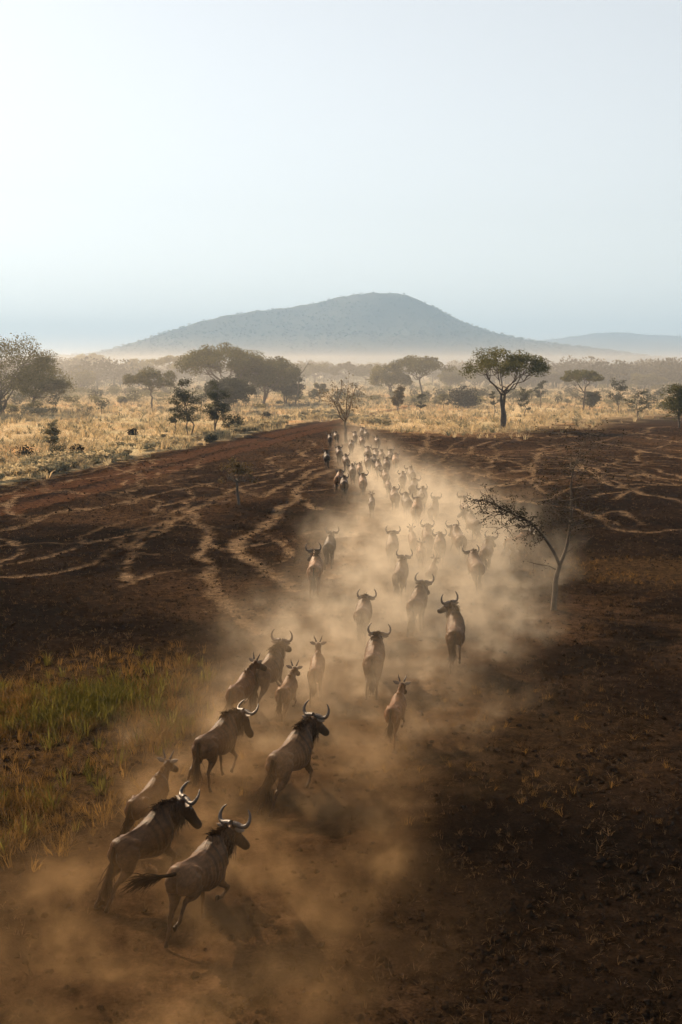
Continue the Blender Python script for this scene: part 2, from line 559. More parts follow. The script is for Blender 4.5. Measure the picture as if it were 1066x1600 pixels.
hmat, nt, bs, out = new_mat('hill')
geo = nd(nt, 'ShaderNodeNewGeometry')
f = ramp(nt, noise(nt, geo.outputs['Position'], 0.02, 6, 0.65), [(0.36, (0.058, 0.058, 0.044)), (0.52, (0.072, 0.070, 0.052)), (0.70, (0.095, 0.088, 0.064))])
nt.links.new(f, bs.inputs['Base Color'])
bs.inputs['Roughness'].default_value = 0.95
bs.inputs['Specular IOR Level'].default_value = 0.1
HILL = hill('hill', 'broad wooded hill with rounded summit fading into blue haze', 3700,
            [(-500, 566), (-100, 562), (60, 556), (150, 551), (200, 539), (260, 521), (300, 508), (340, 497), (385, 489), (430, 484), (480, 477), (510, 468), (550, 461), (590, 458), (620, 460), (650, 467),
             (680, 482), (710, 497), (750, 513), (800, 526), (850, 534), (900, 541), (950, 548), (1000, 556), (1060, 562), (1400, 566)], 720, 3, -2200, 2300, 24, hmat)
HILL2 = hill('far_hill', 'pale distant ridge beyond the right flank of the hill', 6600,
             [(500, 566), (700, 552), (800, 540), (860, 531), (895, 525), (940, 520.5), (990, 521), (1040, 525), (1100, 529), (1200, 540), (1400, 566)], 700, 9, -200, 3600, 45, hmat)


# ------------------------------------------------------------------ scattered growth nobody could count
def scatter(name, label, cat, pts, scl, sources, tilt=0.15):
    """one mesh of points that geometry nodes dress with small tufts"""
    pts = np.asarray(pts, np.float32)
    me = bpy.data.meshes.new(name)
    me.vertices.add(len(pts))
    me.vertices.foreach_set('co', pts.ravel())
    r = np.random.default_rng(len(pts))
    rot = np.stack([r.normal(0, tilt, len(pts)), r.normal(0, tilt, len(pts)), r.uniform(0, 6.283, len(pts))], 1).astype(np.float32)
    for nm, typ, fld, dat in (('scl', 'FLOAT', 'value', np.asarray(scl, np.float32)), ('rot', 'FLOAT_VECTOR', 'vector', rot.ravel()), ('pick', 'INT', 'value', r.integers(0, len(sources), len(pts)).astype(np.int32))):
        me.attributes.new(nm, typ, 'POINT').data.foreach_set(fld, dat)
    o = obj(name, me)
    ng = bpy.data.node_groups.new(name, 'GeometryNodeTree')
    ng.interface.new_socket('Geometry', in_out='INPUT', socket_type='NodeSocketGeometry')
    ng.interface.new_socket('Geometry', in_out='OUTPUT', socket_type='NodeSocketGeometry')
    gi, go = ng.nodes.new('NodeGroupInput'), ng.nodes.new('NodeGroupOutput')
    iop = ng.nodes.new('GeometryNodeInstanceOnPoints')
    jn = ng.nodes.new('GeometryNodeJoinGeometry')
    for s in sources:
        oi = ng.nodes.new('GeometryNodeObjectInfo')
        oi.inputs['Object'].default_value = s
        oi.inputs['As Instance'].default_value = True
        ng.links.new(oi.outputs['Geometry'], jn.inputs[0])
    ng.links.new(gi.outputs[0], iop.inputs['Points'])
    ng.links.new(jn.outputs[0], iop.inputs['Instance'])
    iop.inputs['Pick Instance'].default_value = True
    for nm, dt, sock in (('pick', 'INT', 'Instance Index'), ('rot', 'FLOAT_VECTOR', 'Rotation'), ('scl', 'FLOAT', 'Scale')):
        na = ng.nodes.new('GeometryNodeInputNamedAttribute')
        na.data_type = dt
        na.inputs['Name'].default_value = nm
        ng.links.new(na.outputs[0], iop.inputs[sock])
    ng.links.new(iop.outputs[0], go.inputs[0])
    md = o.modifiers.new('scatter', 'NODES')
    md.node_group = ng
    tag(o, label, cat, kind='stuff')
    return o


def source(name, me, mat):
    me.materials.append(mat)
    return bpy.data.objects.new(name, me)          # not linked: only drawn through the scatter


def tuft(name, mat, blades, h, spread, width, seed, droop=0.5):
    r = np.random.default_rng(seed)
    mb = MB()
    for k in range(blades):
        a, rad = r.uniform(0, 6.283), r.uniform(0, spread * 0.35)
        b = np.array([math.cos(a) * rad, math.sin(a) * rad, -0.02])
        d = np.array([math.cos(a + r.normal(0, 0.5)), math.sin(a + r.normal(0, 0.5)), 0])
        hh, lean = h * r.uniform(0.5, 1.1), spread * r.uniform(0.2, 1.0)
        p1 = b + d * lean * 0.35 + np.array([0, 0, hh * 0.6])
        p2 = b + d * lean * (1.0 + droop * 0.3) + np.array([0, 0, hh * (1 - droop * 0.35 * r.uniform(0, 1))])
        s = np.array([-d[1], d[0], 0]) * width * 0.5
        mb.add(np.array([b - s, b + s, p1 + s * 0.8, p1 - s * 0.8, p2]), [(0, 1, 2, 3)], [(3, 2, 4)])
    return source(name, mb.mesh(name), mat)


def clump(name, mat, n, rx, rz, size, seed, trunk=True):
    """a far tree seen as a ragged leafy mass"""
    r = np.random.default_rng(seed)
    mb = MB()
    cs = []
    for k in range(9):
        a, q = r.uniform(0, 6.283), math.sqrt(r.uniform(0, 1)) * 0.75
        cs.append((math.cos(a) * q * rx, math.sin(a) * q * rx, rz * (1.15 + r.uniform(-0.2, 0.35) - 0.3 * q)))
    for c in cs:
        p = r.normal(size=(n // 9, 3))
        p /= np.linalg.norm(p, axis=1, keepdims=True)
        p *= r.uniform(0.5, 1.0, (len(p), 1)) ** 0.5
        mb.leaves(np.array(c) + p * np.array([rx * 0.42, rx * 0.42, rz * 0.36]), size, r)
    if trunk:
        mb.tube([(0, 0, -0.3), (0.1, 0, rz * 0.5), (0, 0.1, rz)], [rx * 0.07, rx * 0.05, rx * 0.03], 5)
    return source(name, mb.mesh(name), mat)


far_src = [clump('far_tree_kind', M['wood_far'], 260, 4.2, 4.0, 1.0, 1), clump('far_tree_kind', M['wood_far'], 260, 3.4, 3.0, 0.9, 2), clump('far_tree_kind', M['olive'], 220, 2.4, 1.6, 0.7, 3), clump('far_tree_kind', M['wood_far'], 300, 5.0, 4.6, 1.0, 4)]
r = np.random.default_rng(5)
# woodland on the plain between the named trees and the hill
N = 5200
yy = 350 * (2500 / 350) ** r.uniform(0, 1, N)
xx = r.uniform(-0.45, 0.45, N) * yy
keep = fbm(xx / 90, yy / 130, 61, 3) + 0.16 * sstep(0.0, 0.25, xx / yy) + r.uniform(-0.12, 0.12, N) > 0.52
xx, yy = xx[keep], yy[keep]
scatter('distant_woodland', 'grey-green bushland covering the plain below the hill', 'woodland', np.stack([xx, yy, 0 * xx - 0.1], 1), r.uniform(0.55, 1.35, len(xx)), far_src, 0.04)


def hill_pts(H, n, seed):
    X, Y, Z = H
    r = np.random.default_rng(seed)
    i, j = r.integers(0, X.shape[0] - 1, n * 3), r.integers(0, X.shape[1] - 1, n * 3)
    fx, fy = r.uniform(0, 1, n * 3), r.uniform(0, 1, n * 3)
    st = X[0, 1] - X[0, 0]
    z = (Z[i, j] * (1 - fx) + Z[i, j + 1] * fx) * (1 - fy) + (Z[i + 1, j] * (1 - fx) + Z[i + 1, j + 1] * fx) * fy
    p = np.stack([X[i, j] + fx * st, Y[i, j] + fy * st, z - 0.8], 1)
    ok = (p[:, 2] > 2) & (np.abs(p[:, 0]) < 0.38 * p[:, 1])
    return p[ok][:n]


hp = hill_pts(HILL, 14000, 71)
scatter('hill_woodland', 'dark bush and trees covering the hill slopes', 'woodland', hp, np.random.default_rng(3).uniform(0.45, 1.15, len(hp)), far_src, 0.04)
hp = hill_pts(HILL2, 4000, 72)
scatter('ridge_woodland', 'hazy bush along the pale distant ridge', 'woodland', hp, np.random.default_rng(4).uniform(0.7, 1.4, len(hp)), far_src, 0.04)


def field(n, x0, x1, y0, y1, seed, power=1.0):
    r = np.random.default_rng(seed)
    y = y0 * (y1 / y0) ** (r.uniform(0, 1, n) ** power)
    x = r.uniform(x0, x1, n) * (y * 0.33 + 1.0)
    return x, y, r


def place(x, y, keep):
    x, y = x[keep], y[keep]
    return np.stack([x, y, ground_z(x, y)], 1)


# short burnt stubble and litter all over the dark ground
x, y, r = field(120000, -1, 1, 9, 136, 81)
m = ground_masks(x, y)
dens = (1 - m['grass']) * (1 - m['track'] * 0.9) * (1 - m['trail'] * 0.8) * (1 - m['herd'] * 0.75) * sstep(0.25, 0.75, m['n1'] * 0.5 + m['n3'] * 0.5 + 0.12)
k = r.uniform(0, 1, len(x)) < dens * (0.35 + 0.65 * sstep(16, 34, y))
p = place(x, y, k)
stub = [tuft('stubble_kind', M['burnt_grass'], 12, 0.10, 0.12, 0.007, s) for s in (1, 2)] + [tuft('stubble_kind', M['burnt_grass'], 9, 0.05, 0.16, 0.010, 3), tuft('stubble_kind', M['singed_straw'], 9, 0.10, 0.13, 0.007, 4), tuft('stubble_kind', M['singed_straw'], 5, 0.03, 0.2, 0.010, 6)]
scatter('burnt_stubble', 'singed grass stubble dotted over the burnt ground', 'grass', p, r.uniform(0.4, 1.3, len(p)) * (0.8 + p[:, 1] * 0.008), stub, 0.3)
# tall grass by the herd
x, y, r = field(30000, -1.25, 0.1, 12, 36, 82)
m = ground_masks(x, y)
k = r.uniform(0, 1, len(x)) < m['gl'] * (0.12 + 0.88 * sstep(0.38, 0.6, m['n1'] * 0.7 + m['n3'] * 0.3)) * (1 - 0.9 * m['herd'])
p = place(x, y, k)
g1 = at(130, 1105)
isgreen = r.uniform(0, 1, len(p)) < 0.7 * np.exp(-((p[:, 0] - g1.x) / 1.0) ** 2 - ((p[:, 1] - g1.y) / 1.5) ** 2) + 0.08
gold = [tuft('grass_kind', M['gold_grass'], 16, 0.36, 0.32, 0.012, s) for s in (11, 12, 16)] + [tuft('grass_kind', M['singed_straw'], 14, 0.30, 0.30, 0.011, 13)]
green = [tuft('grass_kind', M['green_grass'], 18, 0.40, 0.30, 0.018, s) for s in (14, 15)]
scatter('golden_grass', 'tall golden grass tussocks beside the nearest wildebeest', 'grass', p[~isgreen], r.uniform(0.4, 0.95, (~isgreen).sum()) * (0.6 + 0.9 * fbm(p[~isgreen][:, 0] / 0.8, p[~isgreen][:, 1] / 0.8, 97, 2)), gold, 0.22)
scatter('green_grass', 'fresh green grass patch inside the golden grass', 'grass', p[isgreen], r.uniform(0.6, 1.25, isgreen.sum()), green, 0.15)
# straw on the right and dry grass in front
x, y, r = field(40000, -0.2, 1.2, 13, 56, 83)
m = ground_masks(x, y)
k = r.uniform(0, 1, len(x)) < m['gr'] * 0.35 * sstep(0.35, 0.6, m['n1']) + m['gs'] * 0.15 * sstep(0.4, 0.65, m['n3'])
p = place(x, y, k)
scatter('dry_grass', 'thin dry straw grass around the leaning sapling and the dust edge', 'grass', p, r.uniform(0.2, 0.6, len(p)), gold, 0.25)
# savanna grass beyond the burn
x, y, r = field(110000, -1.15, 1.15, 52, 470, 84)
m = ground_masks(x, y)
k = r.uniform(0, 1, len(x)) < m['grass'] * (1 - m['track']) * (0.08 + 0.6 * sstep(0.42, 0.68, m['n1']))
p = place(x, y, k)
pale = [tuft('savanna_kind', M['pale_grass'], 12, 0.55, 0.5, 0.035, s) for s in (21, 22)] + [tuft('savanna_kind', M['straw'], 12, 0.6, 0.45, 0.035, 23), tuft('savanna_kind', M['pale_shrub'], 16, 0.5, 0.6, 0.05, 24)]
scatter('savanna_grass', 'pale straw savanna grass beyond the burnt ground', 'grass', p, r.uniform(0.5, 1.3, len(p)) * (1 + p[:, 1] * 0.002), pale, 0.15)

# loose clods of burnt earth and ash
x, y, r = field(26000, -1, 1, 9, 110, 85)
m = ground_masks(x, y)
k = r.uniform(0, 1, len(x)) < (1 - m['grass']) * (1 - m['trail'] * 0.9) * (1 - m['track'] * 0.6) * (1 - 0.6 * m['herd']) * (0.15 + 0.85 * sstep(0.4, 0.65, m['n3']))
p = place(x, y, k)


def clod(seed):
    r = np.random.default_rng(seed)
    mb = MB()
    a = np.arange(5) * 1.2566
    ring = np.stack([np.cos(a) * r.uniform(0.7, 1.2, 5), np.sin(a) * r.uniform(0.7, 1.2, 5), r.uniform(-0.1, 0.25, 5)], 1)
    v = np.concatenate([ring, [[r.normal(0, 0.2), r.normal(0, 0.2), r.uniform(0.5, 0.9)]], ring * [0.8, 0.8, 0] - [0, 0, 0.4]]) * 0.05
    mb.add(v, [(i, (i + 1) % 5, 6 + (i + 1) % 5, 6 + i) for i in range(5)][::-1], [(i, (i + 1) % 5, 5) for i in range(5)])
    return source('clod_kind', mb.mesh('clod_kind'), M['clod'])


scatter('earth_clods', 'crumbs and clods of dark earth strewn over the burnt ground', 'soil', p, r.uniform(0.3, 1.4, len(p)) ** 1.5, [clod(1), clod(2), clod(3)], 0.4)

# scrub dotted over the far plain
x, y, r = field(2200, -1.15, 1.15, 165, 520, 86)
k = fbm(x / 30, y / 45, 91, 3) + r.uniform(-0.15, 0.15, len(x)) > 0.56
p = place(x, y, k)
scrub = [clump('scrub_kind', M['olive'], 260, 1.5, 1.0, 0.34, 31, False), clump('scrub_kind', M['thorn'], 220, 1.1, 1.3, 0.30, 32), clump('scrub_kind', M['pale_shrub'], 240, 1.7, 0.7, 0.30, 33, False)]
scatter('savanna_scrub', 'low olive scrub dotted over the far plain', 'scrub', p, r.uniform(0.5, 1.3, len(p)), scrub, 0.06)

# pale sage tussocks along the verge of the track
r = np.random.default_rng(87)
i = r.integers(0, len(EDGE_S), 2600)
x = EDGE_S[i, 0] + r.normal(0, 2.0, 2600)
y = np.interp(x, EDGE_S[:, 0], EDGE_S[:, 1]) + np.abs(r.normal(0, 9, 2600)) + 1.0
k = (x < 6) & (x > -34) & (fbm(x / 5, y / 8, 93, 3) + r.uniform(-0.15, 0.15, 2600) > 0.47)
p = place(x, y, k)
sage = [clump('sage_kind', M['sage'], 180, 0.42, 0.28, 0.16, 41, False), clump('sage_kind', M['sage'], 150, 0.32, 0.24, 0.14, 42, False), clump('sage_kind', M['pale_grass'], 160, 0.4, 0.3, 0.15, 43, False)]
scatter('sage_tussocks', 'pale sage tussocks lining the verge of the dirt track', 'tussocks', p, r.uniform(0.6, 1.7, len(p)), sage, 0.1)

# ------------------------------------------------------------------ trees and shrubs
def bent(a, b, r, k=4, wob=0.08, sag=0.0):
    a, b = np.array(a, float), np.array(b, float)
    L = np.linalg.norm(b - a)
    t = np.linspace(0, 1, k)[:, None]
    p = a + (b - a) * t
    p[1:-1] += r.normal(0, wob * L, (k - 2, 3))
    p[:, 2] += -sag * L * np.sin(t[:, 0] * math.pi)
    return p


def tree(name, label, cat, px, py, top, x0, x1, kind, leaf='acacia', bark='bark', group=None, seed=1, stems=1, dens=1.0, thick=0.3, fork=0.42, lean=0.0, leafsize=None, rough=1.0):
    base = at(px, py)
    ppm = F_PX / (base.y * math.cos(PITCH) + CAM_H * math.sin(PITCH))
    H = (py - top) / (py - HORIZON) * CAM_H if py - HORIZON < 140 else (py - top) / ppm / math.cos(PITCH)
    R = (x1 - x0) / 2.0 / ppm * 1.1
    off = ((x0 + x1) / 2.0 - px) / ppm
    r = np.random.default_rng(seed * 101 + 7)
    root = empty(name, (base.x, base.y, gz(base.x, base.y) - 0.03))
    tag(root, label, cat, group)
    tb, cb = MB(), MB()
    s = leafsize or max(0.13, 3.0 / ppm)
    ctr = np.array([off, 0, 0.0])
    ends = []
    if kind in ('umbrella', 'round'):
        r0 = 0.018 * H + 0.03
        for st in range(stems):
            f = np.array([lean * H * 0.3 + r.normal(0, 0.03) * H + off * 0.35, r.normal(0, 0.03) * H, H * fork * r.uniform(0.85, 1.1)])
            b = np.array([r.normal(0, 0.12) * (stems > 1), r.normal(0, 0.12) * (stems > 1), 0])
            p = bent(b, f, r, 6, 0.035)
            tb.tube(p, np.linspace(r0 * 1.25, r0 * 0.7, 6), 8)
            nl = max(3, int(round((6 if kind == 'umbrella' else 7) / stems ** 0.6)))
            for l in range(nl):
                a = 6.283 * (l + r.uniform(-0.3, 0.3)) / nl
                q = r.uniform(0.30, 0.62)
                zc = H * (1 - thick) + H * thick * r.uniform(0.05, 0.35) * (1 - q) if kind == 'umbrella' else H * r.uniform(1 - thick, 0.9)
                e = ctr + np.array([math.cos(a) * q * R, math.sin(a) * q * R, zc])
                st0 = p[-1] if l % 2 else p[-2] * 0.4 + p[-1] * 0.6
                lp = bent(st0, e, r, 5, 0.05, 0.05)
                tb.tube(lp, np.linspace(r0 * 0.55, r0 * 0.2, 5), 6)
                for m_ in range(int(5 * max(1, dens))):
                    a2 = a + r.normal(0, 0.55)
                    q2 = min(0.97, math.sqrt(r.uniform(0.05, 1.0)))
                    if kind == 'umbrella':
                        z2 = H * (1 - thick * (0.25 + 0.55 * q2 ** 2)) + r.normal(0, 0.12) * H * thick
                    else:
                        z2 = H * (1 - thick * (0.5 + r.uniform(-0.45, 0.45) * math.sqrt(max(0, 1 - q2 * q2)) + 0.1 * q2))
                    e2 = ctr + np.array([math.cos(a2) * q2 * R, math.sin(a2) * q2 * R, z2])
                    tb.tube(bent(lp[3 if r.uniform() < 0.5 else 4], e2, r, 4, 0.06), np.linspace(r0 * 0.2, r0 * 0.05, 4), 4)
                    ends.append(e2)
        nleaf = int(150 * dens)
        for e in ends:
            p = r.normal(size=(nleaf, 3))
            p /= np.linalg.norm(p, axis=1, keepdims=True)
            p *= r.uniform(0, 1, (nleaf, 1)) ** 0.45
            rr = R * r.uniform(0.16, 0.32)
            cb.leaves(e + p * np.array([rr, rr, min(rr, H * thick * 0.26) * r.uniform(0.6, 1)]), s, r)
    elif kind == 'spiky':           # thorn tree: side branches all the way up, thin foliage
        r0 = 0.012 * H + 0.02
        for st in range(stems):
            tp = np.array([off * 1.0 + r.normal(0, 0.14 * R) * (stems > 1), r.normal(0, 0.12 * R), H * (1.0 if st == 0 else r.uniform(0.7, 0.95))])
            p = bent((r.normal(0, 0.1) * (stems > 1), 0, 0), tp, r, 7, 0.03)
            tb.tube(p, np.linspace(r0, r0 * 0.25, 7), 6)
            nb = int(15 * dens)
            for l in range(nb):
                t = r.uniform(0.28, 0.97)
                i = t * 6
                q0 = p[int(i)] * (1 - i % 1) + p[min(6, int(i) + 1)] * (i % 1)
                a = r.uniform(0, 6.283)
                L = R * (1.05 - 0.55 * abs(t - 0.55) / 0.5) * r.uniform(0.55, 1.05) / stems ** 0.3
                e = q0 + np.array([math.cos(a) * L, math.sin(a) * L, L * r.uniform(0.05, 0.55)])
                bp_ = bent(q0, e, r, 5, 0.05, 0.06)
                tb.tube(bp_, np.linspace(r0 * 0.4, r0 * 0.08, 5), 4)
                for m_ in range(7):
                    k_ = r.uniform(0.3, 1.05)
                    c0 = q0 + (e - q0) * k_ + r.normal(0, 0.07 * R, 3)
                    tb.tube(bent(q0 + (e - q0) * k_ * 0.9, c0 + np.array([0, 0, 0.05 * R]), r, 3, 0.05), np.linspace(r0 * 0.12, r0 * 0.04, 3), 3)
                    pp = r.normal(size=(int(13 * rough), 3)) * np.array([0.085, 0.085, 0.045]) * R
                    cb.leaves(c0 + pp, s * 0.8, r)
    elif kind == 'bush':            # dome of foliage down to the ground
        n = int(2600 * dens)
        lob = [(r.uniform(-0.6, 0.6), r.uniform(-0.6, 0.6), r.uniform(0.1, 0.62)) for _ in range(14)] + [(0, 0, 0.66), (0.25, 0.1, 0.6), (-0.25, -0.1, 0.58)]
        for l in lob:
            c0 = ctr + np.array([l[0] * R, l[1] * R, l[2] * H])
            p = r.normal(size=(n // 17, 3))
            p /= np.linalg.norm(p, axis=1, keepdims=True)
            p *= r.uniform(0.2, 1, (len(p), 1)) ** 0.4
            rr = r.uniform(0.26, 0.42)
            q = c0 + p * np.array([rr * R, rr * R, rr * H])
            cb.leaves(q[q[:, 2] > 0.0], s, r)
            tb.tube(bent((0, 0, 0), c0, r, 4, 0.06), np.linspace(0.03 * H, 0.01 * H, 4), 4)
    obj('trunk', tb.mesh('trunk', True), M[bark], root)
    obj('crown', cb.mesh('crown'), M[leaf], root)
    return root


T = tree
G1 = 'acacias on the plain'
# (name, label, category, base px, base py, top py, crown x0, x1, kind)
T('acacia_tree', 'tall flat-topped acacia standing alone on the burnt plain', 'tree', 787, 670, 543, 731, 846, 'umbrella', 'acacia', seed=3, stems=2, dens=1.3, thick=0.34, fork=0.46)
T('acacia_tree', 'sprawling feathery acacia cut by the left edge of the picture', 'tree', 2, 648, 516, -75, 82, 'round', 'olive', seed=4, stems=4, dens=1.5, thick=0.78, fork=0.2)
T('acacia_tree', 'low drooping acacia overlapping the big leftmost one', 'tree', 48, 642, 566, 28, 106, 'round', 'olive', seed=5, stems=2, dens=1.2, thick=0.7, fork=0.3)
T('thorn_bush', 'domed hazy bush behind the big leftmost acacia', 'bush', 126, 612, 573, 100, 152, 'bush', 'olive', seed=6, dens=0.8)
T('acacia_tree', 'hazy flat-topped acacia behind the domed bush on the left', 'tree', 142, 598, 553, 114, 168, 'umbrella', 'olive', group=G1, seed=7, thick=0.4)
T('acacia_tree', 'round-crowned acacia alone in the sunlit straw on the left', 'tree', 237, 638, 573, 203, 270, 'round', 'olive', seed=8, dens=1.1, thick=0.5, fork=0.42)
T('acacia_tree', 'grey flat-topped acacia behind the left tree clump', 'tree', 268, 608, 553, 240, 318, 'umbrella', 'olive', group=G1, seed=9, thick=0.4)
T('acacia_tree', 'largest umbrella acacia in the dense left tree clump', 'tree', 352, 634, 539, 288, 404, 'umbrella', 'acacia', seed=10, stems=3, dens=1.6, thick=0.42, fork=0.34)
T('acacia_tree', 'dark many-stemmed acacia right of the largest in the clump', 'tree', 412, 633, 552, 374, 462, 'round', 'acacia', seed=11, stems=3, dens=1.6, thick=0.66, fork=0.3)
T('acacia_tree', 'dark conical acacia ending the left tree clump', 'tree', 447, 631, 570, 424, 474, 'round', 'dark_leaf', seed=12, stems=2, dens=1.3, thick=0.8, fork=0.25)
T('acacia_tree', 'bushy grey acacia half hidden behind the thorn trees', 'tree', 358, 645, 588, 326, 392, 'round', 'thorn', seed=13, stems=2, dens=1.4, thick=0.7, fork=0.3)
T('thorn_tree', 'spiky thorn tree on the grass verge, left of its twin', 'tree', 296, 680, 596, 262, 330, 'spiky', 'thorn', seed=14, stems=2, dens=1.3, rough=1.4)
T('thorn_tree', 'spiky thorn tree on the grass verge, right of its twin', 'tree', 337, 678, 596, 312, 366, 'spiky', 'thorn', seed=15, stems=2, dens=1.3, rough=1.4)
T('thorn_tree', 'smallest thorn sapling at the left foot of the thorn trees', 'tree', 273, 676, 628, 258, 292, 'spiky', 'thorn', seed=16, dens=1.0)
T('thorn_bush', 'low dark bush at the right foot of the thorn trees', 'bush', 363, 672, 645, 345, 384, 'bush', 'thorn', seed=17, dens=0.5)
T('acacia_tree', 'small umbrella acacia standing right of the left clump', 'tree', 492, 604, 566, 474, 514, 'umbrella', 'acacia', seed=18, thick=0.5, fork=0.4)
T('leafy_shrub', 'small light green shrub below the umbrella acacia', 'bush', 500, 629, 597, 489, 511, 'round', 'olive', seed=19, dens=0.5, thick=0.7, fork=0.25)
T('thorn_tree', 'sparse yellow-brown tree above the far end of the herd', 'tree', 541, 693, 574, 500, 574, 'round', 'dry_leaf', 'pale_bark', seed=20, dens=0.10, thick=0.62, fork=0.36, stems=1)
T('acacia_tree', 'umbrella acacia directly behind the sparse yellow-brown tree', 'tree', 536, 604, 565, 518, 558, 'umbrella', 'acacia', group=G1, seed=21, thick=0.5)
T('acacia_tree', 'small umbrella acacia right behind the sparse yellow-brown tree', 'tree', 571, 604, 570, 554, 590, 'umbrella', 'acacia', group=G1, seed=22, thick=0.5)
T('acacia_tree', 'wide umbrella acacia in the middle of the plain', 'tree', 662, 622, 553, 606, 700, 'umbrella', 'acacia', seed=23, dens=1.3, thick=0.42, fork=0.45)
T('acacia_tree', 'drooping acacia touching the left of the wide umbrella one', 'tree', 612, 622, 562, 583, 640, 'round', 'olive', seed=24, dens=1.1, thick=0.75, fork=0.35, stems=2)
T('thorn_tree', 'reddish dry shrub in front of the wide umbrella acacia', 'bush', 622, 647, 600, 608, 638, 'spiky', 'dry_leaf', seed=25, dens=1.0, stems=2)
T('thorn_tree', 'thin sapling right of the reddish dry shrub', 'tree', 658, 647, 612, 650, 668, 'spiky', 'thorn', seed=26, dens=0.6)
T('thorn_bush', 'big dark domed bush between the two largest acacias', 'bush', 727, 637, 599, 693, 758, 'bush', 'dark_leaf', seed=27, dens=1.2)
T('thorn_tree', 'pale thin shrub left of the dark domed bush', 'bush', 694, 642, 610, 684, 706, 'spiky', 'pale_shrub', seed=28, dens=0.6)
T('acacia_tree', 'small flat-topped acacia with a double crown on the right', 'tree', 911, 641, 576, 880, 934, 'umbrella', 'acacia', seed=29, dens=1.0, thick=0.32, fork=0.5)
T('thorn_bush', 'twiggy shrub at the foot of the double-crowned acacia', 'bush', 922, 641, 610, 908, 946, 'spiky', 'thorn', seed=30, dens=0.8, stems=3)
T('thorn_tree', 'layered thorn tree between the two right-hand acacias', 'tree', 966, 645, 595, 946, 986, 'spiky', 'thorn', seed=31, dens=1.2)
T('acacia_tree', 'layered acacia cut by the right edge of the picture', 'tree', 1062, 668, 596, 1026, 1104, 'spiky', 'acacia', seed=32, dens=1.8, stems=2, rough=2.0)
T('thorn_tree', 'small thorn tree left of the layered acacia at the edge', 'tree', 997, 655, 612, 976, 1018, 'spiky', 'thorn', seed=33, dens=0.9)
T('thorn_tree', 'thin bare sapling just right of the tall lone acacia', 'tree', 820, 652, 606, 806, 834, 'spiky', 'thorn', seed=34, dens=0.8)
T('thorn_tree', 'slender sapling farther right of the tall lone acacia', 'tree', 845, 637, 596, 834, 858, 'spiky', 'thorn', seed=35, dens=0.8)
T('thorn_tree', 'thin sapling just left of the tall lone acacia', 'tree', 772, 647, 612, 764, 781, 'spiky', 'thorn', seed=36, dens=0.6)
T('thorn_tree', 'small dry thorn tree alone on the burnt ground at left', 'tree', 373, 789, 712, 347, 396, 'umbrella', 'dry_leaf', 'bark', seed=37, dens=0.30, thick=0.5, fork=0.5)
T('thorn_tree', 'pale leafless shrub in the straw left of the track', 'bush', 82, 700, 658, 66, 98, 'spiky', 'pale_shrub', seed=38, dens=0.9, stems=3)
for k, (px, py, top, a, b, lf, lb) in enumerate((
        (40, 716, 694, 20, 60, 'dark_leaf', 'dark low bush nearest the left edge of the straw'),
        (90, 712, 694, 74, 106, 'thorn', 'grey low bush below the pale leafless shrub'),
        (120, 708, 692, 108, 134, 'dark_leaf', 'small dark bush right of the pale leafless shrub'),
        (150, 717, 702, 132, 170, 'thorn', 'flat brown bush by the track edge'),
        (208, 679, 668, 200, 216, 'dark_leaf', 'tiny dark bush alone in the straw left of the thorn trees'),
        (415, 655, 643, 406, 426, 'dark_leaf', 'tiny dark bush below the dense tree clump'),
        (192, 632, 618, 182, 200, 'olive', 'small hazy bush in the dust behind the round-crowned acacia'),
        (330, 690, 676, 318, 342, 'thorn', 'low grey bush at the verge below the thorn trees'))):
    T('low_bush', lb, 'bush', px, py, top, a, b, 'bush', lf, group='low bushes in the straw', seed=50 + k, dens=0.3)
# haze-softened trees at the back of the plain, each its own thing
for k, (px, py, top, a, b, kd, lb) in enumerate((
        (70, 600, 560, 40, 100, 'round', 'hazy tree peeping over the left drooping acacia'),
        (185, 598, 566, 166, 206, 'round', 'hazy rounded tree left of the round-crowned acacia'),
        (216, 604, 560, 196, 240, 'round', 'hazy tree directly behind the round-crowned acacia'),
        (462, 602, 567, 444, 482, 'round', 'grey tree behind the dark conical acacia'),
        (588, 598, 572, 574, 602, 'round', 'hazy tree at the left of the drooping acacia'),
        (704, 610, 574, 686, 728, 'round', 'hazy round tree behind the dark domed bush'),
        (748, 606, 572, 730, 776, 'round', 'hazy tree between the dark bush and tall acacia'),
        (815, 606, 578, 795, 842, 'round', 'hazy tree behind the saplings right of the tall acacia'),
        (862, 604, 578, 845, 880, 'round', 'hazy tree left of the double-crowned acacia'),
        (950, 606, 578, 932, 975, 'round', 'hazy tree behind the layered thorn tree'),
        (1008, 608, 582, 985, 1034, 'round', 'hazy tree behind the small thorn tree at the right'),
        (1050, 604, 578, 1030, 1080, 'round', 'hazy tree behind the layered edge acacia'))):
    T('acacia_tree', lb, 'tree', px, py, top, a, b, kd, 'olive', group='hazy trees at the back of the plain', seed=70 + k, dens=0.8, thick=0.7, fork=0.25, stems=2)

# bare leaning stump-like branch of the left clump
br = MB()
b0 = at(462, 632)
rr_ = np.random.default_rng(9)
br.tube(bent((0, 0, 0), (0.6, 0, 4.6), rr_, 5, 0.03), np.linspace(0.16, 0.10, 5), 6)
br.tube(bent((0.6, 0, 4.6), (2.3, 0.2, 7.4), rr_, 5, 0.05), np.linspace(0.10, 0.05, 5), 6)
for e in ((2.9, 0.3, 8.3), (2.1, -0.3, 8.4), (3.3, 0, 7.6)):
    br.tube(bent((2.3, 0.2, 7.4), e, rr_, 4, 0.08), np.linspace(0.05, 0.015, 4), 5)
dead = obj('dead_tree', br.mesh('dead_tree', True), M['bark'])
dead.location = (b0.x, b0.y, 0)
tag(dead, 'bare leaning dead tree sticking out of the left clump', 'tree')

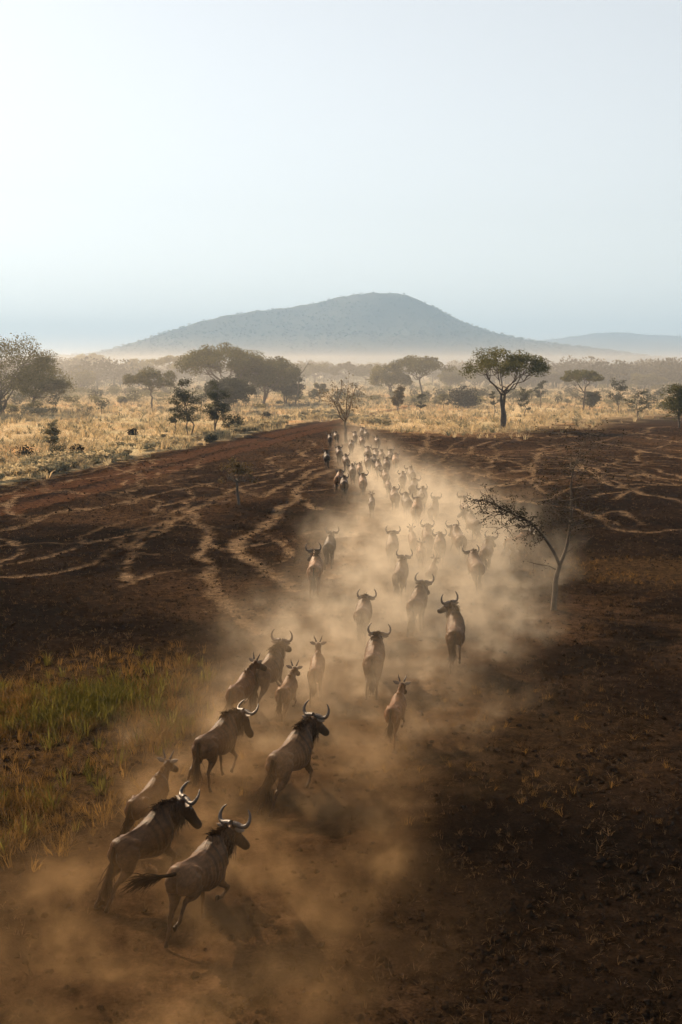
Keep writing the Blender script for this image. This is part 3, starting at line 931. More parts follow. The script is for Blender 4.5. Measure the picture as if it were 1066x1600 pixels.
# the sapling at the edge of the dust: two stems, one leaning left with a dark mass of dry leaves
sb = at(865, 955)
sap = empty('sapling_tree', (sb.x, sb.y, gz(sb.x, sb.y) - 0.03))
tag(sap, 'forked sparse sapling leaning over the dust on the right', 'tree')
r = np.random.default_rng(12)
tb, cb = MB(), MB()
trunk = catmull([(0, 0, 0), (0.03, 0.02, 0.55), (0.06, 0.05, 1.0), (0.16, 0.05, 1.42)], 3)
left = catmull([(0.16, 0.05, 1.42), (-0.02, -0.05, 1.8), (-0.36, -0.15, 2.3), (-0.75, -0.1, 2.72), (-1.4, 0.1, 3.05), (-2.0, 0.25, 3.35), (-2.5, 0.2, 3.42)], 3)
right = catmull([(0.16, 0.05, 1.42), (0.36, 0.15, 1.9), (0.47, 0.2, 2.5), (0.50, 0.15, 3.1), (0.47, 0.1, 4.1), (0.66, 0.05, 4.8), (0.92, 0.0, 5.6)], 3)
tb.tube(trunk, np.linspace(0.095, 0.065, len(trunk)), 8)
tb.tube(left, np.linspace(0.055, 0.008, len(left)), 7)
tb.tube(right, 0.05 * np.linspace(1, 0.1, len(right)) ** 1.2 + 0.009, 7)


def twig(a, b, n, sp, rad=0.018):
    p = bent(a, b, r, 5, 0.06)
    tb.tube(p, np.linspace(rad, rad * 0.25, 5), 4)
    d = np.array(b) - np.array(a)
    L = np.linalg.norm(d)
    for _ in range(max(2, int(L * 5))):
        t = r.uniform(0.2, 1)
        q = np.array(a) + d * t
        e = q + r.normal(0, 0.16, 3) + d / L * 0.14
        tb.tube(bent(q, e, r, 3, 0.06), [rad * 0.4, rad * 0.3, rad * 0.15], 3)
        cb.leaves(e + r.normal(0, 0.055, (n, 3)), 0.065, r)
        cb.leaves(q + (e - q) * r.uniform(0, 1, (n // 2, 1)), 0.05, r)


for k in range(40):                                     # dense dry foliage on the left stem
    i = int(r.uniform(0.34, 0.98) * (len(left) - 1))
    q = left[i]
    twig(q, q + np.array([r.normal(-0.25, 0.25), r.normal(0, 0.3), r.normal(-0.05, 0.22)]), 9, 0.1)
for k in range(64):                                     # thin twigs up the right stem
    i = int(r.uniform(0.32, 1.0) * (len(right) - 1))
    q = right[i]
    a = r.uniform(0, 6.283)
    L = r.uniform(0.4, 1.5)
    twig(q, q + np.array([math.cos(a) * L, math.sin(a) * L * 0.8, L * r.uniform(-0.05, 0.5)]), 6, 0.1, 0.011)
twig((0.3, 0.12, 1.75), (1.2, 0.1, 2.35), 2, 0.1)
twig((0.05, 0.03, 1.3), (-0.75, -0.1, 1.55), 4, 0.1)
twig((0.47, 0.1, 4.1), (-0.9, 0.2, 3.9), 5, 0.1)
twig((0.5, 0.15, 3.1), (-0.3, 0.0, 3.5), 5, 0.1)
for _ in range(24):                                     # the heavy dark bunch
    c0 = left[10] * 0.5 + left[12] * 0.5 + r.normal(0, 1, 3) * np.array([0.40, 0.16, 0.10]) + np.array([0.05, 0, 0.05])
    c0[2] += -0.32 * (c0[0] - left[11][0])
    cb.leaves(c0 + r.normal(0, 0.09, (26, 3)), 0.075, r)
obj('trunk', tb.mesh('trunk', True), M['sap_bark'], sap)
obj('crown', cb.mesh('crown'), M['dark_leaf'], sap)

# ------------------------------------------------------------------ wildebeest
def coat_mat():
    m, nt, bs, out = new_mat('wildebeest_coat')
    tone = nd(nt, 'ShaderNodeAttribute', attribute_name='tone')
    stripe = nd(nt, 'ShaderNodeAttribute', attribute_name='stripe')
    oi = nd(nt, 'ShaderNodeObjectInfo')
    tc = nd(nt, 'ShaderNodeTexCoord')
    f = ramp(nt, noise(nt, tc.outputs['Object'], 5.0, 6, 0.7), [(0.3, 0.55), (0.7, 1.4)])
    c = mixc(nt, (0.078, 0.041, 0.020), (0.009, 0.0055, 0.003), tone.outputs['Fac'])
    sm = nd(nt, 'ShaderNodeMath', operation='MULTIPLY', i_1=0.8)
    nt.links.new(stripe.outputs['Fac'], sm.inputs[0])
    c = mixc(nt, c, (0.022, 0.015, 0.011), sm.outputs[0])
    mp0 = nd(nt, 'ShaderNodeMapping')
    mp0.inputs['Scale'].default_value = (26, 9, 22)
    nt.links.new(tc.outputs['Object'], mp0.inputs[0])
    c = mixc(nt, c, f, 1.0, 'MULTIPLY')
    c = mixc(nt, c, ramp(nt, noise(nt, mp0.outputs[0], 1.0, 4, 0.65), [(0.3, 0.6), (0.7, 1.45)]), 1.0, 'MULTIPLY')
    c = mixc(nt, c, oi.outputs['Color'], 1.0, 'MULTIPLY')
    nt.links.new(c, bs.inputs['Base Color'])
    bs.inputs['Roughness'].default_value = 0.45
    bs.inputs['Specular IOR Level'].default_value = 0.08
    bs.inputs['Sheen Weight'].default_value = 0.02
    bs.inputs['Sheen Roughness'].default_value = 0.3
    bs.inputs['Sheen Tint'].default_value = (1.0, 0.8, 0.6, 1)
    mp = nd(nt, 'ShaderNodeMapping')
    mp.inputs['Scale'].default_value = (60, 14, 30)
    nt.links.new(tc.outputs['Object'], mp.inputs[0])
    b = nd(nt, 'ShaderNodeBump', i_Strength=0.6, i_Distance=0.015)
    nt.links.new(noise(nt, mp.outputs[0], 1.0, 3), b.inputs['Height'])
    nt.links.new(b.outputs[0], bs.inputs['Normal'])
    return m


M['coat'] = coat_mat()
M['hair'] = leaf_mat('black_hair', (0.022, 0.015, 0.011), (0.05, 0.032, 0.02), 0.25, 3.0, 0.4)
M['rufous_hair'] = leaf_mat('brown_hair', (0.16, 0.08, 0.035), (0.07, 0.04, 0.02), 0.35, 3.0, 0.45)
M['beard'] = leaf_mat('beard_hair', (0.13, 0.095, 0.065), (0.05, 0.036, 0.026), 0.4, 3.0, 0.45)
M['horn'] = plain_mat('horn', (0.024, 0.017, 0.013), (0.06, 0.042, 0.03), 14, 0.42, 0.3, 0.4)
M['eye'] = plain_mat('eye', (0.008, 0.006, 0.005), (0.012, 0.008, 0.006), 3, 0.1, 0, 0.6)

D2R = math.pi / 180
HIND = {'stand': (24, -38, 4, 18), 'push': (-14, -62, -34, -50), 'reach': (58, -16, 26, 34), 'swing': (42, -78, -26, -70), 'plant': (6, -46, -10, 10), 'down': (2, -20, -6, -24)}
FORE = {'stand': (-24, 0, 0, 16), 'reach': (18, 50, 40, 46), 'fold': (14, 58, -62, -110), 'back': (-36, -26, -34, -60), 'plant': (-20, 8, 4, 18), 'lift': (0, 40, -30, -60)}
POSES = {   # left hind, right hind, left fore, right fore, body pitch
    'stretch': ('push', 'push', 'reach', 'lift', 3),
    'gather': ('reach', 'plant', 'back', 'fold', -4),
    'canter': ('push', 'reach', 'fold', 'plant', 2),
    'lead': ('down', 'swing', 'plant', 'fold', 5),
    'buck': ('down', 'swing', 'plant', 'fold', -7),
    'trot': ('push', 'stand', 'plant', 'lift', 0),
    'stand': ('stand', 'plant', 'stand', 'plant', 0),
    'walk': ('plant', 'stand', 'back', 'stand', 0),
}
BODY_CACHE = {}


def loft(stations, n=14, k=4):
    """closed tube through stations (centre, side, up, half width, half height)"""
    c = catmull([s[0] for s in stations], k)
    sd = catmull([s[1] for s in stations], k)
    up = catmull([s[2] for s in stations], k)
    wh = catmull([(s[3], s[4], 0) for s in stations], k)
    sd /= np.linalg.norm(sd, axis=1, keepdims=True)
    up /= np.linalg.norm(up, axis=1, keepdims=True)
    a = np.arange(n) * 2 * math.pi / n
    ring = c[:, None] + wh[:, 0, None, None] * np.cos(a)[None, :, None] * sd[:, None] + wh[:, 1, None, None] * np.sin(a)[None, :, None] * up[:, None]
    m = len(c)
    v = np.concatenate([ring.reshape(-1, 3), c[:1], c[-1:]])
    i = np.arange(m - 1)[:, None] * n
    j = np.arange(n)[None, :]
    j2 = (j + 1) % n
    q = np.stack([i + j, i + j2, i + n + j2, i + n + j], -1).reshape(-1, 4)
    jj = np.arange(n)
    t = np.concatenate([np.stack([(jj + 1) % n, jj, np.full(n, m * n)], 1), np.stack([(m - 1) * n + jj, (m - 1) * n + (jj + 1) % n, np.full(n, m * n + 1)], 1)])
    return v, q, t


def strands(mb, roots, dirs, lens, width, r, curl=0.25, grav=0.5):
    for p, d, L in zip(roots, dirs, lens):
        d = d + r.normal(0, curl, 3)
        d /= np.linalg.norm(d)
        s = np.cross(d, r.normal(size=3))
        s /= np.linalg.norm(s) + 1e-9
        w = s * width * r.uniform(0.6, 1.3)
        g = np.array([0, 0, -grav])
        p1 = p + d * L * 0.5 + g * L * 0.12
        p2 = p + d * L * 0.95 + g * L * 0.5 + r.normal(0, 0.08 * L, 3)
        mb.add(np.array([p - w, p + w, p1 + w * 0.8, p1 - w * 0.8, p2]), [(0, 1, 2, 3)], [(3, 2, 4)])


def wildebeest_meshes(young, pose, yaw, npitch, hpitch, tail_up, tail_side, big):
    """body (one continuous skin) and its loose parts; nose towards +Y, hooves on z=0"""
    npitch = npitch * (0.74 if young else 0.8)
    key = (young, pose, yaw, npitch, hpitch, tail_up, tail_side, big)
    if key in BODY_CACHE:
        return BODY_CACHE[key]
    r = np.random.default_rng(len(BODY_CACHE) * 31 + 5)
    X, Y, Z = np.eye(3)
    slim = 0.84 if young else 1.0
    lh, rh, lf, rf, bp = POSES[pose]
    mb = MB()
    st_all = []          # (centre, tone)

    def addl(sts, tones):
        mb.add(*loft(sts))
        cc = catmull([s[0] for s in sts], 3)
        tt = catmull([(t, 0, 0) for t in tones], 3)[:, 0]
        st_all.append(np.concatenate([cc, tt[:, None]], 1))

    # trunk: sloping back, deep chest, tucked belly
    T_ = [(-0.60, 1.03, .07, .10), (-0.55, 1.00, .150, .19), (-0.42, .97, .200, .240), (-0.26, .965, .190, .235), (-0.08, .95, .205, .260),
          (0.10, .945, .225, .310), (0.26, .97, .225, .375), (0.40, 1.02, .205, .395), (0.53, 1.03, .165, .330), (0.63, 1.04, .09, .19)]
    addl([(np.array([0, y, z]), X, Z, w * (0.94 if young else 1.14), h * (0.9 if young else 1)) for y, z, w, h in T_], [.15, .1, .05, 0, 0, 0, .05, .1, .2, .3])
    # hip bones, shoulder blades, spine and buttocks give the hide its planes
    for sx in (-1, 1):
        addl([(np.array([sx * .10, -.40, 1.06]), X, Z, .05, .05), (np.array([sx * .150 * slim, -.29, 1.085]), X, Z, .055, .075), (np.array([sx * .15 * slim, -.14, 1.03]), X, Z, .05, .06)], [0, 0, 0])
        addl([(np.array([sx * .09, .44, 1.36 if not young else 1.28]), X, Y, .035, .06), (np.array([sx * .165 * slim, .40, 1.16]), X, Y, .062, .10), (np.array([sx * .185 * slim, .44, .98]), X, Y, .055, .09)], [.1, .1, .1])
        addl([(np.array([sx * .085, -.53, 1.06]), X, Y, .05, .06), (np.array([sx * .105 * slim, -.56, .94]), X, Y, .075, .085), (np.array([sx * .10 * slim, -.52, .78]), X, Y, .06, .08)], [.05, .05, .1])
    zt = 0.0 if not young else -0.03
    addl([(np.array([0, y_, z_ + zt]), X, Z, .035, .04) for y_, z_ in ((-.52, 1.165), (-.30, 1.185), (-.05, 1.195), (.15, 1.235), (.32, 1.325), (.44, 1.395), (.56, 1.36))], [.1] * 7)
    # neck and head, turned by yaw and raised by npitch
    ya = yaw * D2R
    base = np.array([0, .42, 1.14 if not young else 1.10])
    NL = 0.44 if not young else 0.46
    sts, cur, crest, throat = [], base, [], []
    nw = ((.175, .320), (.155, .285), (.135, .240), (.118, .195), (.105, .155)) if not young else ((.135, .26), (.118, .215), (.098, .165), (.085, .13), (.078, .11))
    for k in range(5):
        f = k / 4
        yk, pk = ya * f * 0.8, (22 + (npitch - 22) * min(1, f * 1.6 + 0.15)) * D2R
        d = np.array([math.sin(yk) * math.cos(pk), math.cos(yk) * math.cos(pk), math.sin(pk)])
        if k: cur = cur + d * NL / 4
        s = np.array([math.cos(yk), -math.sin(yk), 0])
        u = np.cross(s, d)
        sts.append((cur.copy(), s, u, nw[k][0], nw[k][1]))
        crest.append((cur + u * nw[k][1], s, u, d))
        throat.append((cur - u * nw[k][1], s, u, d))
    addl(sts, [.05, .12, .2, .3, .5] if not young else [.0, .0, .05, .15, .4])
    poll = cur + u * 0.05 + d * 0.03
    hp_ = hpitch * D2R
    hd = np.array([math.sin(ya) * math.cos(hp_), math.cos(ya) * math.cos(hp_), math.sin(hp_)])
    hs = np.array([math.cos(ya), -math.sin(ya), 0])
    hu = np.cross(hs, hd)
    H_ = ((-.06, .05, .06), (0.0, .085, .10), (.09, .105, .132), (.19, .096, .125), (.32, .066, .100), (.45, .062, .088), (.54, .078, .080), (.60, .058, .055))
    hk = 1.0 if not young else 0.86
    addl([(poll + hd * a * hk - hu * (0.02 + 0.06 * a), hs, hu, w * hk, h * hk) for a, w, h in H_], [.4, .45, .6, .75, .95, 1, 1, 1])
    # legs
    hoof_pts = []

    def leg(hip, ang, lens, rad, tones, sx):
        p = np.array(hip, float)
        pts = [p.copy()]
        dirs = []
        for a, L in zip(ang, lens):
            a *= D2R
            d_ = np.array([0, math.sin(a), -math.cos(a)])
            p = p + d_ * L
            pts.append(p.copy())
            dirs.append(d_)
        out = []
        # stations: (segment, fraction, half width, half depth)
        for sg, fr, w, h in rad:
            d_ = dirs[sg]
            fwd = np.array([0, d_[2], -d_[1]]) * -1
            c0 = pts[sg] + (pts[sg + 1] - pts[sg]) * fr
            c0[0] += -sx * 0.008 * min(1, (sg + fr) / 1.5)
            out.append((c0, X, fwd, w, h))
        d_ = dirs[-1]
        fwd = np.array([0, -d_[2], d_[1]])
        addl(out, tones)
        # hoof: wedge flaring towards the toe
        e = out[-1][0]
        hd_ = d_ * 0.6 + np.array([0, 0, -0.4]) if d_[2] < -0.5 else d_
        hd_ = hd_ / np.linalg.norm(hd_)
        hf = np.array([0, -hd_[2], hd_[1]])
        addl([(e - hd_ * .02, X, hf, .026, .030), (e + hd_ * .02 + hf * .008, X, hf, .033, .040), (e + hd_ * .062 + hf * .018, X, hf, .036, .050)], [.9, 1, 1])

    ls = 1.0 if not young else 1.0
    sl = 0.86 if young else 1.0
    HR = [(0, -.32, .105, .15), (0, .12, .135, .195), (0, .55, .115, .165), (0, 1.0, .085, .115), (1, .35, .062, .082), (1, .75, .040, .052), (1, 1.0, .037, .048), (2, .2, .031, .034), (2, .6, .0265, .028), (2, .95, .031, .034), (3, .4, .026, .028), (3, .85, .029, .032)]
    FR = [(0, -.75, .075, .15), (0, -.2, .090, .155), (0, .45, .075, .12), (0, 1.0, .056, .078), (1, .35, .045, .056), (1, .75, .034, .040), (1, 1.0, .036, .040), (2, .25, .028, .030), (2, .65, .0255, .027), (2, .96, .031, .033), (3, .4, .026, .027), (3, .85, .029, .032)]
    HT = [.1, .05, .1, .15, .25, .3, .35, .35, .4, .55, .7, .8]
    FT = [.1, .1, .15, .3, .45, .5, .55, .5, .5, .6, .7, .8]
    for sx, nm in ((-1, lh), (1, rh)):
        leg((sx * .130 * slim, -.39, .95), HIND[nm], (.29, .29, .29, .09), [(a, b, w * sl, h * sl) for a, b, w, h in HR], HT, sx)
    for sx, nm in ((-1, lf), (1, rf)):
        leg((sx * .125 * slim, .40, .94), FORE[nm], (.25, .27, .215, .085), [(a, b, w * sl, h * sl) for a, b, w, h in FR], FT, sx)
    body = mb.mesh('body')
    tmp = bpy.data.objects.new('body_shape', body)
    COL.objects.link(tmp)
    md = tmp.modifiers.new('skin', 'REMESH')
    md.mode = 'VOXEL'
    md.voxel_size = 0.0155 if big else 0.021
    sm = tmp.modifiers.new('soft', 'SMOOTH')
    sm.factor, sm.iterations = 0.5, 4 if big else 2
    bpy.context.view_layer.update()
    dg = bpy.context.evaluated_depsgraph_get()
    bm_ = bpy.data.meshes.new_from_object(tmp.evaluated_get(dg))
    bpy.data.objects.remove(tmp)
    n = len(bm_.vertices)
    co = np.empty(n * 3, np.float32)
    bm_.vertices.foreach_get('co', co)
    co = co.reshape(-1, 3).astype(float)
    st = np.concatenate(st_all)
    tone = np.empty(n)
    for a in range(0, n, 4000):
        d2 = ((co[a:a + 4000, None, :] - st[None, :, :3]) ** 2).sum(-1)
        w = 1 / (d2 + 1e-4) ** 2.5
        tone[a:a + 4000] = (w * st[None, :, 3]).sum(1) / w.sum(1)
    # lighter rump and flanks, brindled shoulders and neck
    ph = co[:, 1] * 40 + 5 * vnoise(co[:, 1] * 3, co[:, 2] * 4, 3) + co[:, 2] * 5 + yaw * 0.05
    stripe = sstep(0.25, 0.9, np.sin(ph)) * sstep(-0.15, 0.25, co[:, 1]) * sstep(0.72, 0.9, co[:, 2]) * (1 - sstep(0.62, 0.95, co[:, 1]) * 0.6) * (0.45 if young else 1.0)
    # hide: slight folds, muscle and ribs
    nr = np.empty(n * 3, np.float32)
    bm_.vertices.foreach_get('normal', nr)
    nr = nr.reshape(-1, 3).astype(float)
    fold = 0.016 * (fbm(co[:, 1] * 7 + co[:, 0] * 3, co[:, 2] * 7, 61, 3) - 0.5) * sstep(0.55, 0.8, co[:, 2])
    rib = 0.004 * np.sin(co[:, 1] * 75 + co[:, 2] * 8) * sstep(-0.15, -0.05, co[:, 1]) * (1 - sstep(0.22, 0.32, co[:, 1])) * sstep(0.12, 0.16, np.abs(co[:, 0])) * sstep(0.72, 0.80, co[:, 2])
    bm_.vertices.foreach_set('co', (co + nr * (fold + rib)[:, None]).astype(np.float32).ravel())
    bm_.update()
    for nm, dat in (('tone', tone), ('stripe', stripe)):
        bm_.attributes.new(nm, 'FLOAT', 'POINT').data.foreach_set('value', dat.astype(np.float32))
    parts = {'body': bm_}
    # horns
    horns = []
    for sx in (-1, 1):
        if young:
            prof = [(.05, .085, 0), (.075, .15, -.01), (.105, .22, -.02), (.115, .28, -.02)]
            rad = [.026, .021, .013, .003]
        else:
            prof = [(.03, .095, 0), (.10, .095, .01), (.185, .085, .02), (.255, .115, .02), (.287, .185, .0), (.275, .265, -.02), (.235, .325, -.04), (.205, .35, -.045)]
            rad = [.050, .047, .040, .034, .028, .021, .012, .004]
        hb = MB()
        pts = catmull([poll + hs * (sx * a) + hu * b + hd * c_ for a, b, c_ in prof], 4)
        rd = np.interp(np.linspace(0, 1, len(pts)), np.linspace(0, 1, len(rad)), rad)
        hb.tube(pts, rd * (1 + 0.05 * np.sin(np.arange(len(pts)) * 2.4) * (np.arange(len(pts)) < len(pts) * 0.5)), 8)
        horns.append(hb)
    parts['horn'] = [h.mesh('horn', True) for h in horns]
    ears = []
    for sx in (-1, 1):
        eb = MB()
        b0_ = poll + hs * sx * .085 * hk + hu * .035 + hd * 0.02
        ax = hs * sx * 0.94 + hu * (0.30 if young else -0.02) - hd * 0.12
        ax /= np.linalg.norm(ax)
        fl = np.cross(ax, hd); fl /= np.linalg.norm(fl)
        ed = np.cross(fl, ax)
        L = 0.19 if not young else 0.18
        eb.add(*loft([(b0_ + ax * a * L + ed * 0.012 * math.sin(a * 3), fl, ed, w, t) for a, w, t in ((0, .024, .02), (.25, .042, .016), (.55, .046, .012), (.82, .026, .009), (1.0, .005, .004))], 8, 3))
        ears.append(eb)
    # mane along the crest
    mm = MB()
    nst = 220 if big else 60
    roots, dirs, lens = [], [], []
    for _ in range(nst):
        f = r.uniform(0, 4)
        i = min(3, int(f)); g = f - i
        p0 = crest[i][0] * (1 - g) + crest[i + 1][0] * g
        sd_, u_, d_ = crest[i][1], crest[i][2], crest[i][3]
        side = r.choice((-1, 1)) if r.uniform() < 0.5 else 1
        roots.append(p0 + sd_ * r.normal(0, 0.018) - u_ * 0.012)
        dirs.append(u_ * 0.8 + sd_ * side * r.uniform(0, 0.8) - d_ * 0.45)
        lens.append(r.uniform(.07, .13) if young else r.uniform(.12, .25))
    if big and not young:           # shaggy hair down the sides of the neck and shoulders
        for _ in range(420):
            f = r.uniform(0, 3.6)
            i = min(3, int(f)); g = f - i
            c_ = sts[i][0] * (1 - g) + sts[i + 1][0] * g
            sd_, u_ = sts[i][1], sts[i][2]
            w_, h_ = nw[i][0] * (1 - g) + nw[i + 1][0] * g, nw[i][1] * (1 - g) + nw[i + 1][1] * g
            a_ = r.uniform(-0.9, 1.45)
            sg_ = r.choice((-1, 1))
            roots.append(c_ + sd_ * sg_ * math.cos(a_) * w_ * 0.98 + u_ * math.sin(a_) * h_ * 0.98)
            dirs.append(np.array([0, -0.55, -0.75]) + sd_ * sg_ * 0.22)
            lens.append(r.uniform(.05, .12))
    strands(mm, roots, dirs, lens, 0.007 if big else 0.013, r, 0.22, 0.9)
    parts['mane'] = mm.mesh('mane')
    # beard under jaw and throat
    if not young:
        bb = MB()
        roots, dirs, lens = [], [], []
        chin = poll + hd * 0.30 - hu * 0.11
        tpts = [chin, poll + hd * 0.10 - hu * 0.14] + [t[0] for t in throat[::-1]][:4]
        for _ in range(240 if big else 60):
            f = r.uniform(0, len(tpts) - 1.001)
            i = int(f); g = f - i
            roots.append(tpts[i] * (1 - g) + tpts[i + 1] * g + hs * r.normal(0, 0.022) + np.array([0, 0, 0.02]))
            dirs.append(np.array([0, -0.25, -1.0]))
            lens.append(r.uniform(.14, .32))
        strands(bb, roots, dirs, lens, 0.006 if big else 0.012, r, 0.2, 0.25)
        parts['beard'] = bb.mesh('beard')
    # tail: dock then long hair
    tl = MB()
    ta, ts = tail_up * D2R, tail_side * D2R
    t0 = np.array([0, -.60, 1.09])
    tp, cur = [t0 + np.array([0, .06, .0])], t0
    for k in range(6):
        a = ta * (1 - k * 0.06) - k * 4 * D2R
        d_ = np.array([math.sin(ts * min(1, k / 3)) * math.cos(a), -math.cos(ts * min(1, k / 3)) * math.cos(a), math.sin(a)])
        tp.append(cur.copy())
        cur = cur + d_ * (0.085 if not young else 0.07)
    tp = np.array(tp)
    tl.tube(tp, np.linspace(.036, .014, len(tp)), 7)
    dend = tp[-1] - tp[-2]
    dend /= np.linalg.norm(dend)
    nt_ = 260 if big else 60
    roots = [tp[-1] + (tp[3] - tp[-1]) * r.uniform(0, 1) ** 1.5 + r.normal(0, 0.008, 3) for _ in range(nt_)]
    strands(tl, roots, [dend] * nt_, r.uniform(.20, .50, nt_) * (0.75 if young else 1), 0.0075 if big else 0.012, r, 0.20, 0.55)
    parts['tail'] = tl.mesh('tail')
    parts['ear'] = [e.mesh('ear', True) for e in ears]
    eyes = []
    for sx in (-1, 1):
        yb = MB()
        c0 = poll + hd * .17 * hk + hs * sx * .093 * hk + hu * .035
        yb.tube([c0 - hs * sx * 0.012, c0, c0 + hs * sx * 0.010], [.018, .019, .010], 8)
        eyes.append(yb.mesh('eye', True))
    parts['eye'] = eyes
    # tilt the body, drop the lowest hoof on the ground
    rot = Matrix.Rotation(bp * D2R, 4, 'X')
    def apply(me, Mx):
        me.transform(Mx)
    allm = [bm_, parts['mane'], parts['tail']] + parts['horn'] + parts['ear'] + parts['eye'] + ([parts['beard']] if 'beard' in parts else [])
    for me in allm: me.transform(rot)
    zz = np.empty(n * 3, np.float32)
    bm_.vertices.foreach_get('co', zz)
    dz = Matrix.Translation((0, 0, -float(zz.reshape(-1, 3)[:, 2].min()) - 0.012))
    for me in allm: me.transform(dz)
    bm_.polygons.foreach_set('use_smooth', np.ones(len(bm_.polygons), bool))
    for nm, mt in (('body', 'coat'), ('mane', 'rufous_hair' if young else 'hair'), ('tail', 'hair'), ('beard', 'beard')):
        if nm in parts: parts[nm].materials.clear(); parts[nm].materials.append(M[mt])
    for nm, mt in (('horn', 'horn'), ('ear', 'ear'), ('eye', 'eye')):
        for me in parts[nm]: me.materials.append(M[mt])
    BODY_CACHE[key] = parts
    return parts


M['ear'] = plain_mat('ear', (0.09, 0.065, 0.045), (0.14, 0.10, 0.07), 12, 0.6, 0.1)
YOUNG_TINT, GREY, DARK, PALE = (1.25, 0.95, 0.70, 1), (1, 1, 1, 1), (0.30, 0.28, 0.26, 1), (2.4, 2.3, 2.15, 1)


def wildebeest(px, py, kind, heading, label, pose='canter', yaw=0, npitch=42, hpitch=-28, tail=(-55, 0), size=1.0, tint=None, group=None, big=False):
    young = kind == 'Y'
    parts = wildebeest_meshes(young, pose, yaw, npitch, hpitch, tail[0], tail[1], big)
    p = at(px, py)
    s = size * (0.76 if young else 0.93) * (0.95 + 0.10 * ((px * 31 + py * 17) % 23) / 22)
    root = empty('wildebeest', (p.x, p.y, gz(p.x, p.y)), -heading * D2R, s)
    tag(root, label, 'wildebeest', group)
    jit = 0.85 + 0.3 * ((px * 13 + py * 7) % 100) / 100
    tint = tint or (YOUNG_TINT if young else GREY)
    tint = (tint[0] * jit, tint[1] * jit, tint[2] * jit, 1)
    for nm in ('body', 'mane', 'beard', 'tail'):
        if nm in parts:
            o = obj(nm, parts[nm], None, root)
            o.color = tint
    for nm in ('horn', 'ear') + (('eye',) if big else ()):
        for me in parts[nm]:
            obj(nm, me, None, root)
    return root


W = wildebeest
HERD_G = 'wildebeest running in the herd'
# nearest animals
W(304, 1462, 'A', 27, 'nearest adult wildebeest, dark tail flung out to the left', 'buck', 6, 36, -34, (6, -62), 0.97, big=True, group=HERD_G)
W(228, 1392, 'A', 37, 'big maned adult wildebeest at left of and just ahead of the nearest one', 'stretch', 22, 24, -54, (-72, 0), 0.97, big=True, group=HERD_G, tint=(0.9, 0.85, 0.8, 1))
W(234, 1312, 'Y', 24, 'straight-horned young wildebeest half hidden at the left edge of the herd', 'canter', -6, 58, -30, (-60, 0), 1.08, big=True, group=HERD_G, tint=(0.75, 0.58, 0.44, 1))
W(338, 1228, 'A', 28, 'broad bull wildebeest with heavy dark shoulders, head turned right', 'trot', 20, 18, -60, (-80, 6), 0.97, big=True, group=HERD_G, tint=(0.85, 0.8, 0.75, 1))
W(456, 1250, 'A', 28, 'bearded adult wildebeest galloping through dust beside the broad bull', 'stretch', 8, 32, -38, (-62, -12), 1.0, big=True, group=HERD_G)
W(617, 1165, 'Y', 14, 'brown calf alone at the right edge of the dust', 'gather', 2, 66, -28, (-66, 10), 1.0, big=True, group=HERD_G, tint=(1.25, 0.95, 0.72, 1))
W(378, 1128, 'Y', 20, 'young wildebeest directly behind the broad bull, looking right', 'canter', 18, 56, -26, (-60, 0), 1.12, big=True, group=HERD_G)
W(420, 1100, 'A', 22, 'adult wildebeest between two young ones left of the dust', 'stretch', 2, 46, -26, (-70, 0), 1.0, big=True, group=HERD_G, tint=(1.1, 1.1, 1.05, 1))
W(447, 1132, 'Y', 12, 'pale calf with spread ears right of the adult pair', 'gather', 2, 50, -20, (-70, 0), 1.05, big=True, group=HERD_G, tint=(1.5, 1.4, 1.2, 1))
W(495, 1092, 'Y', 4, 'short-horned calf seen squarely from behind', 'canter', -6, 62, -22, (-75, 0), 1.08, big=True, group=HERD_G, tint=(1.4, 1.3, 1.1, 1))
W(585, 1077, 'A', 6, 'pale-rumped adult wildebeest in mid dust with wide horns', 'stretch', 8, 4, -42, (-78, 0), 1.0, big=True, group=HERD_G, tint=(1.2, 1.15, 1.1, 1))
W(567, 1004, 'A', 6, 'adult wildebeest with raised horns in the thick central dust', 'gather', 4, 8, -38, (-70, 0), 1.0, big=True, group=HERD_G)
W(711, 1046, 'A', 6, 'wildebeest on the right edge looking back over its left shoulder', 'lead', -42, 48, -24, (-64, -20), 1.0, big=True, group=HERD_G, tint=(0.85, 0.78, 0.7, 1))
W(652, 985, 'A', 14, 'adult wildebeest with hanging tail ahead of the one looking back', 'canter', 8, 20, -34, (-76, 0), 1.0, big=True, group=HERD_G)
W(626, 933, 'A', 10, 'veiled adult wildebeest in dust left of the small calf', 'stretch', 4, 24, -34, (-62, 0), 1.0, group=HERD_G)
W(674, 920, 'Y', 16, 'small dusty calf between two horned adults', 'canter', 6, 58, -24, (-66, 0), 0.95, group=HERD_G)
W(613, 884, 'A', 4, 'dark-horned wildebeest facing straight away in pale dust', 'canter', 0, 12, -38, (-72, 0), 1.0, group=HERD_G)
W(493, 931, 'A', 4, 'pale grey wildebeest at the dust edge with head turned left', 'walk', -30, 34, -30, (-84, 0), 1.0, tint=PALE, big=True, group=HERD_G)
W(515, 886, 'A', 6, 'blackish wildebeest on burnt ground left of the dust', 'walk', 4, 34, -34, (-84, 0), 0.98, tint=DARK, group=HERD_G)
W(743, 922, 'A', -4, 'faded wildebeest at the right side of the dust, horns low', 'canter', 0, 2, -44, (-76, 0), 1.0, tint=(1.3, 1.25, 1.2, 1), group=HERD_G)
W(760, 894, 'A', 12, 'wildebeest with head turned right just beyond the faded right one', 'canter', 20, 20, -34, (-60, 20), 1.0, group=HERD_G)
W(806, 881, 'A', 55, 'pale wildebeest heading right below the sapling branches', 'trot', 10, 20, -50, (-78, 0), 0.92, tint=PALE, group=HERD_G)
